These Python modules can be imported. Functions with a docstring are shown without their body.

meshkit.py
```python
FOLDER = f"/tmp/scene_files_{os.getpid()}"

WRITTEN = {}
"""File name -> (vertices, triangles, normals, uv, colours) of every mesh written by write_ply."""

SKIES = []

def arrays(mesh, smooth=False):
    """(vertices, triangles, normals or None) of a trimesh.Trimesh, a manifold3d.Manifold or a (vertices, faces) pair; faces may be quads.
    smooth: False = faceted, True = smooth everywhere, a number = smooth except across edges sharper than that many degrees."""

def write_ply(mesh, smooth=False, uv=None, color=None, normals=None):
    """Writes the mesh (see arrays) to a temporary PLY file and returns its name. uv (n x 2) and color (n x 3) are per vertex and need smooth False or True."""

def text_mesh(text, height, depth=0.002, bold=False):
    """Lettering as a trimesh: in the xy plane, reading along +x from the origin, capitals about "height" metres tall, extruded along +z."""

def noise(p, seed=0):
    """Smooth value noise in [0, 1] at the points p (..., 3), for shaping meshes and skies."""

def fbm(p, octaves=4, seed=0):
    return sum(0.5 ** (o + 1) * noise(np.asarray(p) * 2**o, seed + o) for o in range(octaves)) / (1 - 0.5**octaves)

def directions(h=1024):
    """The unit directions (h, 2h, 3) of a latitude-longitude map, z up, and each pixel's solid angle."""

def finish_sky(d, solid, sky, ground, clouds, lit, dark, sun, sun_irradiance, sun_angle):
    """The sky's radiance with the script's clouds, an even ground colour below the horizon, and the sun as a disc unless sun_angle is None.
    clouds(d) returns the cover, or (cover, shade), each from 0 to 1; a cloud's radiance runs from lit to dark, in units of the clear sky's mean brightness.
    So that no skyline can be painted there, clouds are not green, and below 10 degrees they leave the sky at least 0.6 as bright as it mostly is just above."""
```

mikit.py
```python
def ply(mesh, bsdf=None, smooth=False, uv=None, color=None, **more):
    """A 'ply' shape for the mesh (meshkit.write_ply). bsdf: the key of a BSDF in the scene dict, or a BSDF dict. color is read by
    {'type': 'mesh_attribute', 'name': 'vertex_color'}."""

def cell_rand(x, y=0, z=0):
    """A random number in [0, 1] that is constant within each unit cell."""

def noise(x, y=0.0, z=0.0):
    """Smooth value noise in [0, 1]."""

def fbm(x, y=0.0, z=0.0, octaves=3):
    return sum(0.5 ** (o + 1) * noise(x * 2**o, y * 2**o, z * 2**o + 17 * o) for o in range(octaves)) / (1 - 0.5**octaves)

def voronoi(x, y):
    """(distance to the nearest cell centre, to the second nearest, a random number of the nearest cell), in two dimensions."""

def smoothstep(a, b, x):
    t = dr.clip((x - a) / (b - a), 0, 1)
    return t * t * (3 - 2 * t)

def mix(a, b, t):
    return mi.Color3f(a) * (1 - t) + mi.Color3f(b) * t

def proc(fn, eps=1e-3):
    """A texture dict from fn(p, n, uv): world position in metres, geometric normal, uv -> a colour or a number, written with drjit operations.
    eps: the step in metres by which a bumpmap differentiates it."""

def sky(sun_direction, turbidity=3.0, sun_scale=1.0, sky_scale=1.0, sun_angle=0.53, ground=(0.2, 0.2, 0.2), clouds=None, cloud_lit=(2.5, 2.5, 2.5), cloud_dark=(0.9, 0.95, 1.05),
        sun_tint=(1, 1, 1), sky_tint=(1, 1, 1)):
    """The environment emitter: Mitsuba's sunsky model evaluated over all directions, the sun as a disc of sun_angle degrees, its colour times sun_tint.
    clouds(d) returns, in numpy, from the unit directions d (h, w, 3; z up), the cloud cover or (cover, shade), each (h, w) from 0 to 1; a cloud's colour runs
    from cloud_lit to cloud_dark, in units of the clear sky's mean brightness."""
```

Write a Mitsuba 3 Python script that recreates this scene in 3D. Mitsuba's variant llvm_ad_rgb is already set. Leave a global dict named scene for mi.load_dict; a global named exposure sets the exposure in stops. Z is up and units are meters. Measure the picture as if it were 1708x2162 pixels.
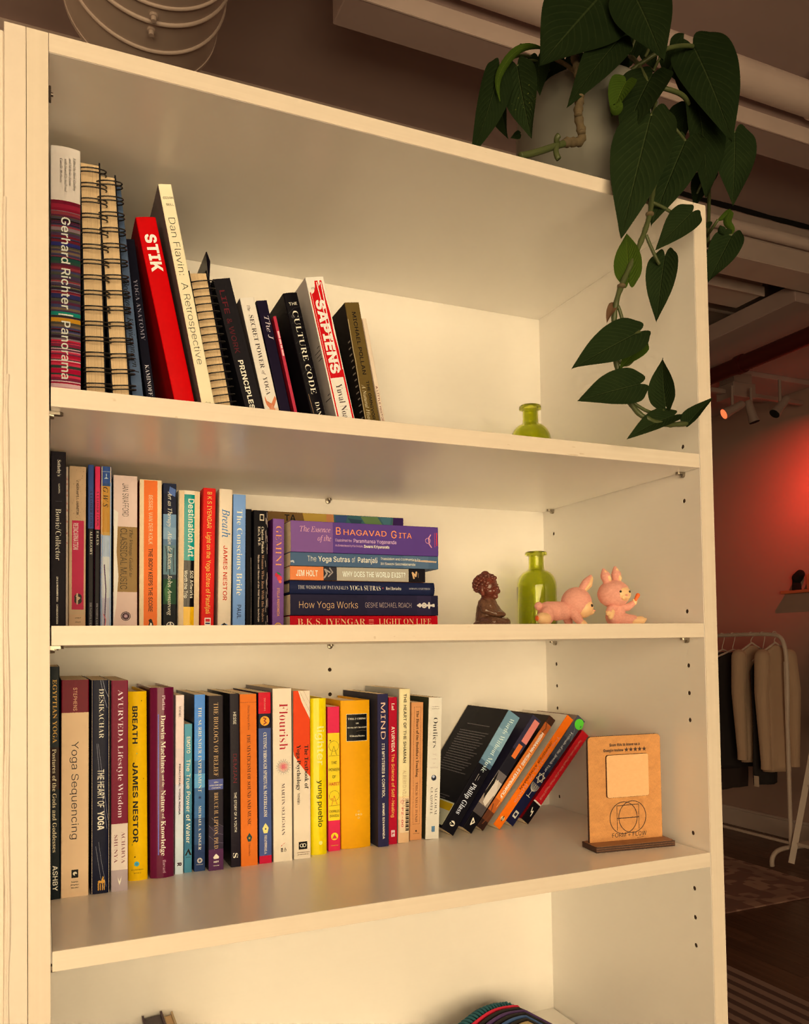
import glob, math
import numpy as np, trimesh, manifold3d, shapely
import mitsuba as mi, drjit as dr
import mikit, meshkit
from shapely import affinity, ops
from shapely.geometry import Polygon, Point, LineString, box as sbox

T = mi.ScalarTransform4f
scene, labels = {}, {}
rng = np.random.default_rng(7)
PI = math.pi

# ------------------------------------------------------------------ camera
CAM = np.array([-0.0042, -0.8125, 1.4519])
YAW, PITCH, ROLL, FOCAL = 0.4219, 0.0315, -0.0165, 1753.78
fwd = np.array([math.sin(YAW) * math.cos(PITCH), math.cos(YAW) * math.cos(PITCH), math.sin(PITCH)])
rgt0 = np.array([math.cos(YAW), -math.sin(YAW), 0]); up0 = np.cross(rgt0, fwd)
cam_up = -math.sin(ROLL) * rgt0 + math.cos(ROLL) * up0
scene['camera'] = {
    'type': 'perspective', 'fov_axis': 'x', 'fov': 2 * math.degrees(math.atan(854 / FOCAL)),
    'to_world': T().look_at(origin=CAM.tolist(), target=(CAM + fwd).tolist(), up=cam_up.tolist()),
    'principal_point_offset_x': -27.12 / 1708, 'principal_point_offset_y': -231.09 / 2162,
    'near_clip': 0.01, 'far_clip': 100.0}

# ------------------------------------------------------------------ light and exposure
exposure = 0.16
WINDOW_L = (7.7, 5.78, 3.3)          # warm daylight coming in through the shop windows behind the camera
RED_SPOT = (10.0, .6, .36)          # the red track spot that washes the far wall
RED_LENS = (1.5, 0.20, 0.06)          # the glowing lens of the red track spot

# ------------------------------------------------------------------ key sizes (metres)
W, D, TH = 0.76, 0.367, 0.0177        # inner width, inner depth and board thickness of the bookcase
Z_TOP, Z1, Z2, Z3, Z4 = 2.02, 1.693, 1.4768, 1.1883, 0.8554   # tops of the boards
CEIL = 3.6

# ------------------------------------------------------------------ helpers
def lin(r, g, b):
    c = np.array([r, g, b], float) / 255
    return np.where(c < .04045, c / 12.92, ((c + .055) / 1.055) ** 2.4)

WHITE = lin(249, 222, 180)
def col(r, g, b, k=1.0):
    """Albedo of a surface that the warm daylight of this room shows as the sRGB colour r, g, b."""
    c = (lin(r, g, b) / WHITE) ** 1.08 * .78 * k
    if b >= max(r, g): c = c * .76 + .24 * (c @ np.array([.3, .55, .15]))      # printing blues are greyish inks
    return np.clip(c, .002, .92)
def rgb(c):
    return {'type': 'rgb', 'value': [float(x) for x in c]}
def pbr(c, rough=.5, **more):
    d = {'type': 'principled', 'base_color': c if isinstance(c, dict) else rgb(c), 'roughness': rough, 'specular': .5}
    d.update(more); return d
def two(d): return {'type': 'twosided', 'bsdf': d}
def mat(key, d): scene[key] = d; return key

def numbered(key):
    if key not in taken: taken.add(key); return key
    n = 1
    while f'{key}_{n:03d}' in taken: n += 1
    key = f'{key}_{n:03d}'; taken.add(key); return key
taken = set()
def thing(name, label=None, cat=None, group=None, kind=None):
    key = numbered(name); d = {}
    if label: d['label'] = label
    if cat: d['category'] = cat
    if group: d['group'] = group
    if kind: d['kind'] = kind
    if d: labels[key] = d
    return key
def part(parent, name, shape, label=None, kind=None):
    key = numbered(parent + '__' + name); scene[key] = shape
    d = {}
    if label: d['label'] = label
    if kind: d['kind'] = kind
    if d: labels[key] = d
    return key
def solo(name, shape, label, cat=None, group=None, kind=None):
    key = thing(name, label, cat, group, kind); scene[key] = shape; return key
def M(mesh, bsdf, smooth=False, **k): return mikit.ply(mesh, bsdf, smooth=smooth, **k)

def box(x0, x1, y0, y1, z0, z1, bev=0.0):
    """A box, its edges chamfered by bev."""
    if bev <= 0:
        m = trimesh.creation.box((x1 - x0, y1 - y0, z1 - z0)); m.apply_translation(((x0 + x1) / 2, (y0 + y1) / 2, (z0 + z1) / 2)); return m
    p = []
    for sx in (0, 1):
        for sy in (0, 1):
            for sz in (0, 1):
                c = np.array([(x0, x1)[sx], (y0, y1)[sy], (z0, z1)[sz]]); s = np.array([1 - 2 * sx, 1 - 2 * sy, 1 - 2 * sz]) * bev
                for a in ((0, 1, 1), (1, 0, 1), (1, 1, 0)): p.append(c + s * np.array(a))
    return trimesh.convex.convex_hull(np.array(p))
def cat(*ms): return trimesh.util.concatenate([m for m in ms if m is not None])
def frame(direction):
    t = np.asarray(direction, float); t = t / np.linalg.norm(t)
    a = np.array([0, 0, 1.]) if abs(t[2]) < .9 else np.array([1., 0, 0])
    n = np.cross(t, a); n /= np.linalg.norm(n)
    return t, n, np.cross(t, n)
def tube(path, r, seg=8, closed=False, caps=True):
    """A tube along the points; r a number or one radius per point."""
    P = np.asarray(path, float); n = len(P); R = np.broadcast_to(np.asarray(r, float), n)
    tang = np.roll(P, -1, 0) - np.roll(P, 1, 0)
    if not closed: tang[0], tang[-1] = P[1] - P[0], P[-1] - P[-2]
    tang /= np.linalg.norm(tang, axis=1, keepdims=True) + 1e-12
    t, nn, bb = frame(tang[0]); ring = []
    for i in range(n):
        nn = nn - tang[i] * (nn @ tang[i]); nn /= np.linalg.norm(nn); bb = np.cross(tang[i], nn)
        a = np.arange(seg) * 2 * PI / seg
        ring.append(P[i] + R[i] * (np.cos(a)[:, None] * nn + np.sin(a)[:, None] * bb))
    V = np.vstack(ring); F = []
    for i in range(n if closed else n - 1):
        j = (i + 1) % n
        for k in range(seg):
            l = (k + 1) % seg; F += [(i * seg + k, i * seg + l, j * seg + l), (i * seg + k, j * seg + l, j * seg + k)]
    if caps and not closed:
        V = np.vstack([V, P[0], P[-1]]); m = len(V)
        for k in range(seg):
            l = (k + 1) % seg; F += [(m - 2, l, k), (m - 1, (n - 1) * seg + k, (n - 1) * seg + l)]
    return trimesh.Trimesh(V, F, process=False)
def bez(pts, n=24):
    """A smooth curve through the points."""
    P = np.asarray(pts, float)
    if len(P) < 3: return np.linspace(P[0], P[-1], n)
    from scipy.interpolate import CubicSpline
    t = np.r_[0, np.cumsum(np.linalg.norm(np.diff(P, axis=0), axis=1) ** .5)]
    return CubicSpline(t, P)(np.linspace(0, t[-1], n))
def lathe(profile, seg=48, cx=0, cy=0, z=0):
    m = trimesh.creation.revolve(np.asarray(profile, float), sections=seg); m.apply_translation((cx, cy, z)); return m
def prism(poly, h, z=0):
    m = trimesh.creation.extrude_polygon(poly, h, engine='earcut'); m.apply_translation((0, 0, z)); return m
def ell(c, r, sub=3, rot=None):
    m = trimesh.creation.icosphere(subdivisions=sub); m.apply_scale(r) if np.ndim(r) else m.apply_scale([r] * 3)
    if rot is not None: m.apply_transform(rot)
    m.apply_translation(c); return m
def rot(deg, axis, about=(0, 0, 0)): return trimesh.transformations.rotation_matrix(math.radians(deg), axis, about)
def MF(m): return manifold3d.Manifold(manifold3d.Mesh(np.asarray(m.vertices, np.float32), np.asarray(m.faces, np.uint32)))
def TM(mf):
    k = mf.to_mesh(); return trimesh.Trimesh(k.vert_properties[:, :3], k.tri_verts, process=False)
def fuse(*ms):
    out = MF(ms[0])
    for m in ms[1:]: out = out + MF(m)
    return out
def chain(pts, rad):
    """One solid that tapers from sphere to sphere."""
    out = None
    for (a, ra), (b, rb) in zip(list(zip(pts, rad))[:-1], list(zip(pts, rad))[1:]):
        h = manifold3d.Manifold.sphere(ra, 20).translate(list(map(float, a))) + manifold3d.Manifold.sphere(rb, 20).translate(list(map(float, b)))
        h = h.hull(); out = h if out is None else out + h
    return out
def soften(mf, edge, it=12):
    m = TM(mf.refine_to_length(edge)); m.merge_vertices(); trimesh.smoothing.filter_taubin(m, iterations=it); return m

# ------------------------------------------------------------------ lettering: outlines of the font that ships with the renderer
from PIL import Image, ImageDraw, ImageFont
_FD = glob.glob('/opt/blender-*/*/datafiles/fonts/')[0]
_fonts, _glyphs = {}, {}
def _font(kind):
    if kind not in _fonts:
        if kind[0] in 'xib':
            _fonts[kind] = ImageFont.truetype(_FD + 'NotoSansMath-Regular.woff2', 112)
        else:
            f = ImageFont.truetype(_FD + 'Inter.woff2', 112); f.set_variation_by_axes([14, int(kind[1:])]); _fonts[kind] = f
    return _fonts[kind]
_ACC = {'ñ': 'n', 'Ñ': 'N', 'á': 'a'}
def glyph(ch, kind):
    """(outline, advance) of one letter at 112 px; kind: s400 = sans of that weight, x = serif, b = bold serif, i = italic serif."""
    if (ch, kind) in _glyphs: return _glyphs[ch, kind]
    f, c = _font(kind), ch
    if kind[0] in 'xib':
        up, lo = (0x1D434, 0x1D44E) if kind[0] == 'i' else (0x1D400, 0x1D41A)
        c = _ACC.get(ch, ch)
        if 'A' <= c <= 'Z': c = chr(up + ord(c) - 65)
        elif 'a' <= c <= 'z': c = '\u210e' if (c == 'h' and kind[0] == 'i') else chr(lo + ord(c) - 97)
        elif '0' <= c <= '9' and kind[0] != 'i': c = chr(0x1D7CE + ord(c) - 48)
    x0, y0, x1, y1 = f.getbbox(c, anchor='ls')
    adv = f.getlength(c); g = None
    if x1 > x0 and y1 > y0 and ch != ' ':
        im = Image.new('L', (x1 - x0 + 8, y1 - y0 + 8)); ImageDraw.Draw(im).text((4 - x0, 4 - y0), c, 255, f, anchor='ls')
        on = np.pad(np.asarray(im) > 127, ((0, 0), (1, 1))).astype(np.int8); d = np.diff(on, axis=1)
        r, s = np.nonzero(d == 1); e = np.nonzero(d == -1)[1]
        g = shapely.union_all(shapely.box(s, -r - 1, e, -r)).buffer(.7).buffer(-.7).simplify(.8)
        if kind == 'x': g = g.buffer(-1.3)
        if kind == 'xx': g = g.buffer(-1.9)
        g = affinity.translate(g, x0 - 4, 4 - y0)
    _glyphs[ch, kind] = (g, adv); return g, adv
def text_shape(s, kind='s500', track=0.0):
    """The polygons of a line of text, baseline at 0, capitals 1 unit tall, starting at x = 0, and its length."""
    cap = 82.0 if kind[0] == 's' else 76.0; x, out = 0.0, []
    for ch in s:
        g, a = glyph(ch, kind)
        if g is not None and not g.is_empty: out.append(affinity.translate(g, x, 0))
        x += a + track * cap
    x -= track * cap
    u = shapely.union_all(out); u = affinity.scale(u, 1 / cap, 1 / cap, origin=(0, 0))
    return u, x / cap
def polys(g):
    if g is None or g.is_empty: return []
    return [p for p in (g.geoms if hasattr(g, 'geoms') else [g]) if p.geom_type == 'Polygon' and p.area > 0]
def tri2d(g):
    V, F, n = [], [], 0
    for p in polys(g):
        v, f = trimesh.creation.triangulate_polygon(p, engine='earcut')
        V.append(v); F.append(f + n); n += len(v)
    return (np.vstack(V), np.vstack(F)) if V else (np.zeros((0, 2)), np.zeros((0, 3), int))
def flat(g, to3d, c, bsdf='ink'):
    """A printed shape: g in the plane, to3d maps (n,2) to points; its triangles are turned towards the viewer's side given by to3d's own order."""
    v, f = tri2d(g)
    return M((to3d(v), f), bsdf, color=np.tile(np.asarray(c, float), (len(v), 1)))
def star(r, n=5, inner=.42):
    a = np.arange(2 * n) * PI / n + PI / 2; rr = np.where(np.arange(2 * n) % 2 == 0, r, r * inner)
    return Polygon(np.stack([rr * np.cos(a), rr * np.sin(a)], 1))
def ring(r, w, n=40): return Point(0, 0).buffer(r, n // 4).difference(Point(0, 0).buffer(r - w, n // 4))

# ------------------------------------------------------------------ shared materials
VC = {'type': 'mesh_attribute', 'name': 'vertex_color'}
mat('ink', two(pbr(VC, .45, specular=.15)))
mat('cover_gloss', two(pbr(VC, .24, specular=.06)))
mat('cover_satin', two(pbr(VC, .40, specular=.05)))
mat('cover_shiny', two(pbr(VC, .13, specular=.24)))
mat('cover_matte', two(pbr(VC, .62, specular=.15)))
def _pages(p, n, uv):
    g = mikit.cell_rand(uv.x * 70) * .22 + mikit.noise(uv.x * 300, uv.y * 3) * .16
    return mikit.mix((.74, .63, .47), (.52, .42, .29), g + .0 * uv.y)
mat('paper', two(pbr(mikit.proc(_pages), .8, specular=.2)))
mat('wire_black', pbr((.012, .012, .013), .35))
def _melamine(p, n, uv):
    return mikit.mix((.76, .752, .735), (.72, .71, .69), mikit.fbm(p.x * 3, p.y * 3, p.z * 3) * .5 + mikit.noise(p.x * 9, p.y * 9, p.z * 500) * .16)
mat('melamine', two(pbr(mikit.proc(_melamine), .30, specular=.55)))
def _edge(p, n, uv):
    g = mikit.noise(p.x * 700, p.y * 700, p.z * 6) * .5 + mikit.noise(p.x * 250, p.y * 250, p.z * 3) * .5
    return mikit.mix((.69, .635, .565), (.64, .585, .515), g)
def _edge_h(p, n, uv):
    g = mikit.noise(p.z * 700, p.y * 700, p.x * 6) * .5 + mikit.noise(p.z * 250, p.y * 250, p.x * 3) * .5
    chip = mikit.smoothstep(.86, .9, mikit.noise(p.x * 90, p.z * 420, 3.3)) * mikit.smoothstep(.6, .8, mikit.noise(p.x * 9, p.z * 9, 2.2))
    return mikit.mix(mikit.mix((.70, .645, .575), (.655, .60, .53), g), (.50, .43, .34), chip * .7)
mat('edge_upright', two(pbr(mikit.proc(_edge), .45)))
mat('edge_level', two(pbr(mikit.proc(_edge_h), .45)))
mat('nickel', pbr((.30, .27, .23), .3, metallic=1.0))
mat('bore', two(pbr((.035, .022, .015), .9)))

# ------------------------------------------------------------------ the room
def _plaster(a, b, f=6):
    def fn(p, n, uv): return mikit.mix(a, b, mikit.fbm(p.x * f, p.y * f, p.z * f))
    return mikit.proc(fn)
mat('ceiling_paint', two(pbr(_plaster((.38, .285, .28), (.33, .24, .235), 3), .75)))  # the ceiling's dimness and warm tint are put into this colour
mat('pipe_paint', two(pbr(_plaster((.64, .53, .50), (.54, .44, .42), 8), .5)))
mat('beam_paint', two(pbr(_plaster((.54, .44, .41), (.46, .37, .345), 7), .6)))
mat('tile_dark', two(pbr(_plaster((.30, .22, .19), (.25, .18, .155), 20), .9)))
mat('wall_paint', two(pbr(_plaster((.42, .285, .25), (.38, .25, .22), 2), .7)))
mat('front_paint', two(pbr((.55, .47, .38), .8)))
mat('trim_paint', two(pbr(_plaster((.70, .65, .60), (.66, .61, .56), 12), .45)))
def _floor(p, n, uv):
    row = p.x / .11
    b = mikit.cell_rand(dr.floor(row), dr.floor(p.y / .9 + mikit.cell_rand(dr.floor(row)) * 3))
    g = mikit.fbm(p.x * 60, p.y * 4)
    return mikit.mix((.16, .075, .045), (.075, .032, .02), g * .6 + b * .5)
mat('floor_wood', two(pbr(mikit.proc(_floor), .32)))
XL, XR, YF, YB = -2.4, 5.0, -3.0, 6.2
k = thing('floor', kind='structure'); labels[k]['label'] = 'dark brown wooden plank floor'
for i in range(int((XR - 1.0) / .11) + 1):                 # planks that lie in view, right of the bookcase
    x0 = 1.0 + i * .11
    part(k, 'plank', M(box(x0 + .0007, min(x0 + .1093, XR), .3, YB, -.02, 0), 'floor_wood'))
part(k, 'subfloor', M(cat(box(XL, 1.0, YF, YB, -.03, -.001), box(1.0, XR, YF, .3, -.03, -.001), box(1.0, XR, .3, YB, -.05, -.02)), 'floor_wood'))
def struct(name, mesh, m, label, smooth=False):
    return solo(name, M(mesh, m, smooth), label, kind='structure')
struct('ceiling', box(XL, XR, YF, YB, CEIL, CEIL + .1), 'ceiling_paint', 'dim ceiling slab over the pipes, its shade put into a brownish pink colour')
struct('wall_left', box(XL - .1, XL, YF, YB, 0, CEIL), 'front_paint', 'plain wall left of the camera')
struct('wall_back', box(XL, XR, YB, YB + .1, 0, CEIL), 'wall_paint', 'far end wall of the back room')
struct('wall_right', box(XR, XR + .1, YF, YB, 0, CEIL), 'wall_paint', 'far wall washed with red light')
struct('baseboard_right', cat(box(XR - .018, XR, .5, YB, 0, .13, .004), box(XR - .026, XR, .5, YB, .13, .15, .004)), 'pipe_paint', 'pale baseboard of the far wall')
# front wall behind the camera with the shop windows that light the bookcase
WX0, WX1, WZ0, WZ1 = -2.05, 1.05, .55, 2.35
struct('wall_front', cat(box(XL, WX0, YF - .1, YF, 0, CEIL), box(WX1, XR, YF - .1, YF, 0, CEIL), box(WX0, WX1, YF - .1, YF, 0, WZ0), box(WX0, WX1, YF - .1, YF, WZ1, CEIL)), 'front_paint', 'front wall with the shop window')
k = thing('window_1', 'wide shop window that lets in the warm daylight', kind='structure')
bars = [box(WX0 + (WX1 - WX0) * i / 3 - .03, WX0 + (WX1 - WX0) * i / 3 + .03, YF - .03, YF + .03, WZ0, WZ1) for i in range(4)]
part(k, 'window_frame', M(cat(*bars, box(WX0, WX1, YF - .03, YF + .03, WZ0, WZ0 + .05), box(WX0, WX1, YF - .03, YF + .03, WZ1 - .05, WZ1)), 'trim_paint'))
pane = trimesh.Trimesh([(WX0, YF - .02, WZ0), (WX1, YF - .02, WZ0), (WX1, YF - .02, WZ1), (WX0, YF - .02, WZ1)], [(0, 2, 1), (0, 3, 2)], process=False)
part(k, 'pane', {**M(pane, 'front_paint'), 'emitter': {'type': 'area', 'radiance': rgb(WINDOW_L)}})

# painted trim boards at the left of the bookcase
def drip(x0, x1, y, z0, z1):
    z = np.linspace(z0, z1, 60); w = .0012 + .0012 * meshkit.noise(np.stack([z * 40, z * 0, z * 0], 1)) ** 2
    return tube(np.stack([x0 + .0006 * np.sin(z * 37), np.full(60, y), z], 1), w, 6)
struct('trim_1', box(-.0364, -.0186, .0005, D, 0, Z_TOP + .001, .0006), 'trim_paint', 'cream filler board left of the bookcase')
k = thing('trim_2', 'painted cream wall trim at the left edge with dried drips', kind='structure')
part(k, 'board', M(box(-.16, -.0368, .006, D, 0, Z_TOP - .004, .001), 'trim_paint'))
part(k, 'paint_drip', M(drip(-.0355, 0, .0006, .86, 1.86), 'trim_paint', True))
part(k, 'paint_drip', M(drip(-.0338, 0, .0004, .9, 1.7), 'trim_paint', True))

# ------------------------------------------------------------------ the bookcase
mat('dark_metal', pbr((.10, .085, .075), .35, metallic=.8))
BK = thing('bookcase', 'tall white melamine bookcase holding the books and the potted plant', 'bookcase')
HOLE_Y = (.031, .337)
hole_z = [1.7439, 1.7094, 1.6381, 1.4934, 1.4229, 1.3871, 1.3521, 1.2065, 1.1356, 1.0986, 1.0629]
hole_zb = [1.6355, 1.4213, 1.3857, 1.3494, 1.2057, 1.743, 1.709]
HOLES = [(HOLE_Y[0], z) for z in hole_z] + [(HOLE_Y[1], z) for z in hole_zb]
RH = .0029
def drill(mesh, holes, axis):
    m = MF(mesh)
    for a, b, c in holes:
        cyl = manifold3d.Manifold.cylinder(.010, RH, RH, 16, True)
        cyl = cyl.rotate([0, 90, 0]) if axis == 'x' else cyl.rotate([90, 0, 0])
        m = m - cyl.translate([a, b, c])
    return TM(m)
def side(x0, x1, inner):
    body = box(x0, x1, .0006, D + .008, 0, Z_TOP, .0005)
    return drill(body, [(inner, y, z) for y, z in HOLES], 'x')
p = part(BK, 'side_panel', M(side(-.0182, 0, 0), 'melamine'))
part(p, 'front_edge', M(box(-.0182, -.0001, -.0004, .0005, 0, Z_TOP, .0002), 'edge_upright'))
p = part(BK, 'side_panel', M(side(W, W + .0205, W), 'melamine'))
part(p, 'front_edge', M(box(W + .0001, W + .0205, -.0004, .0005, 0, Z_TOP, .0002), 'edge_upright'))
for y, z in HOLES:
    part(p, 'pin_hole', M(box(W + .0009, W + .0040, y - RH, y + RH, z - RH, z + RH), 'bore'))
p = part(BK, 'top_panel', M(box(.0004, W - .0004, .0006, D, Z_TOP - TH, Z_TOP, .0004), 'melamine'))
part(p, 'front_edge', M(box(.0004, W - .0004, -.0004, .0005, Z_TOP - TH, Z_TOP, .0002), 'edge_level'))
p = part(BK, 'back_panel', M(drill(box(0, W, D, D + .008, .08, Z_TOP - TH + .004), [(.3815, D, 1.4213), (.3815, D, 1.3848)], 'y'), 'melamine'))
for z in (1.4213, 1.3848): part(p, 'pin_hole', M(box(.3815 - RH, .3815 + RH, D + .0009, D + .0040, z - RH, z + RH), 'bore'))
for z in (Z1, Z2, Z3, Z4, .50):
    p = part(BK, 'shelf', M(box(.0012, W - .0016, .0006, D - .0006, z - TH, z, .0005), 'melamine'))
    part(p, 'front_edge', M(box(.0012, W - .0016, -.0004, .0005, z - TH, z, .0002), 'edge_level'))
part(BK, 'plinth', M(box(0, W, .02, .038, 0, .08), 'melamine'))
part(BK, 'base_panel', M(box(.0004, W - .0004, .0004, D, .08, .0977), 'melamine'))
def pin(x, y, z, dx, dy):
    """A nickel shelf pin: collar at the panel and the spoon under the shelf."""
    a = np.array([x, y, z]); d = np.array([dx, dy, 0.])
    stem = tube([a, a + d * .004, a + d * .0045], [.0034, .0034, .002], 12)
    n = np.cross(d, [0, 0, 1.]); q = []
    for t in np.linspace(0, PI, 9): q.append(a[:2] + d[:2] * (.0085 + .0035 * math.sin(t)) + n[:2] * .0036 * math.cos(t))
    q += [a[:2] - n[:2] * .0036, a[:2] + n[:2] * .0036][::1]
    sp = prism(Polygon(q).convex_hull, .0028, z + .0005)
    return cat(stem, sp)
for z in (Z1, Z2, Z3, .50 + 0):
    for y in HOLE_Y:
        part(BK, 'shelf_pin', M(pin(W, y, z - TH - .0035, -1, 0), 'nickel', 40))
        part(BK, 'shelf_pin', M(pin(0, y - .012 if y < .1 else y, z - TH - .0035, 1, 0), 'nickel', 40))
for z in (Z1, Z2): part(BK, 'shelf_pin', M(pin(.3815, D, z - TH - .0035, 0, -1), 'nickel', 40))
part(BK, 'hinge_clip', M(cat(box(0, .0022, .004, .009, 1.960, 1.974, .0005), tube([(0, .0065, 1.967), (.004, .0065, 1.967)], .0018, 10)), 'dark_metal'), 'small dark metal clip on the left panel')

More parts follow.
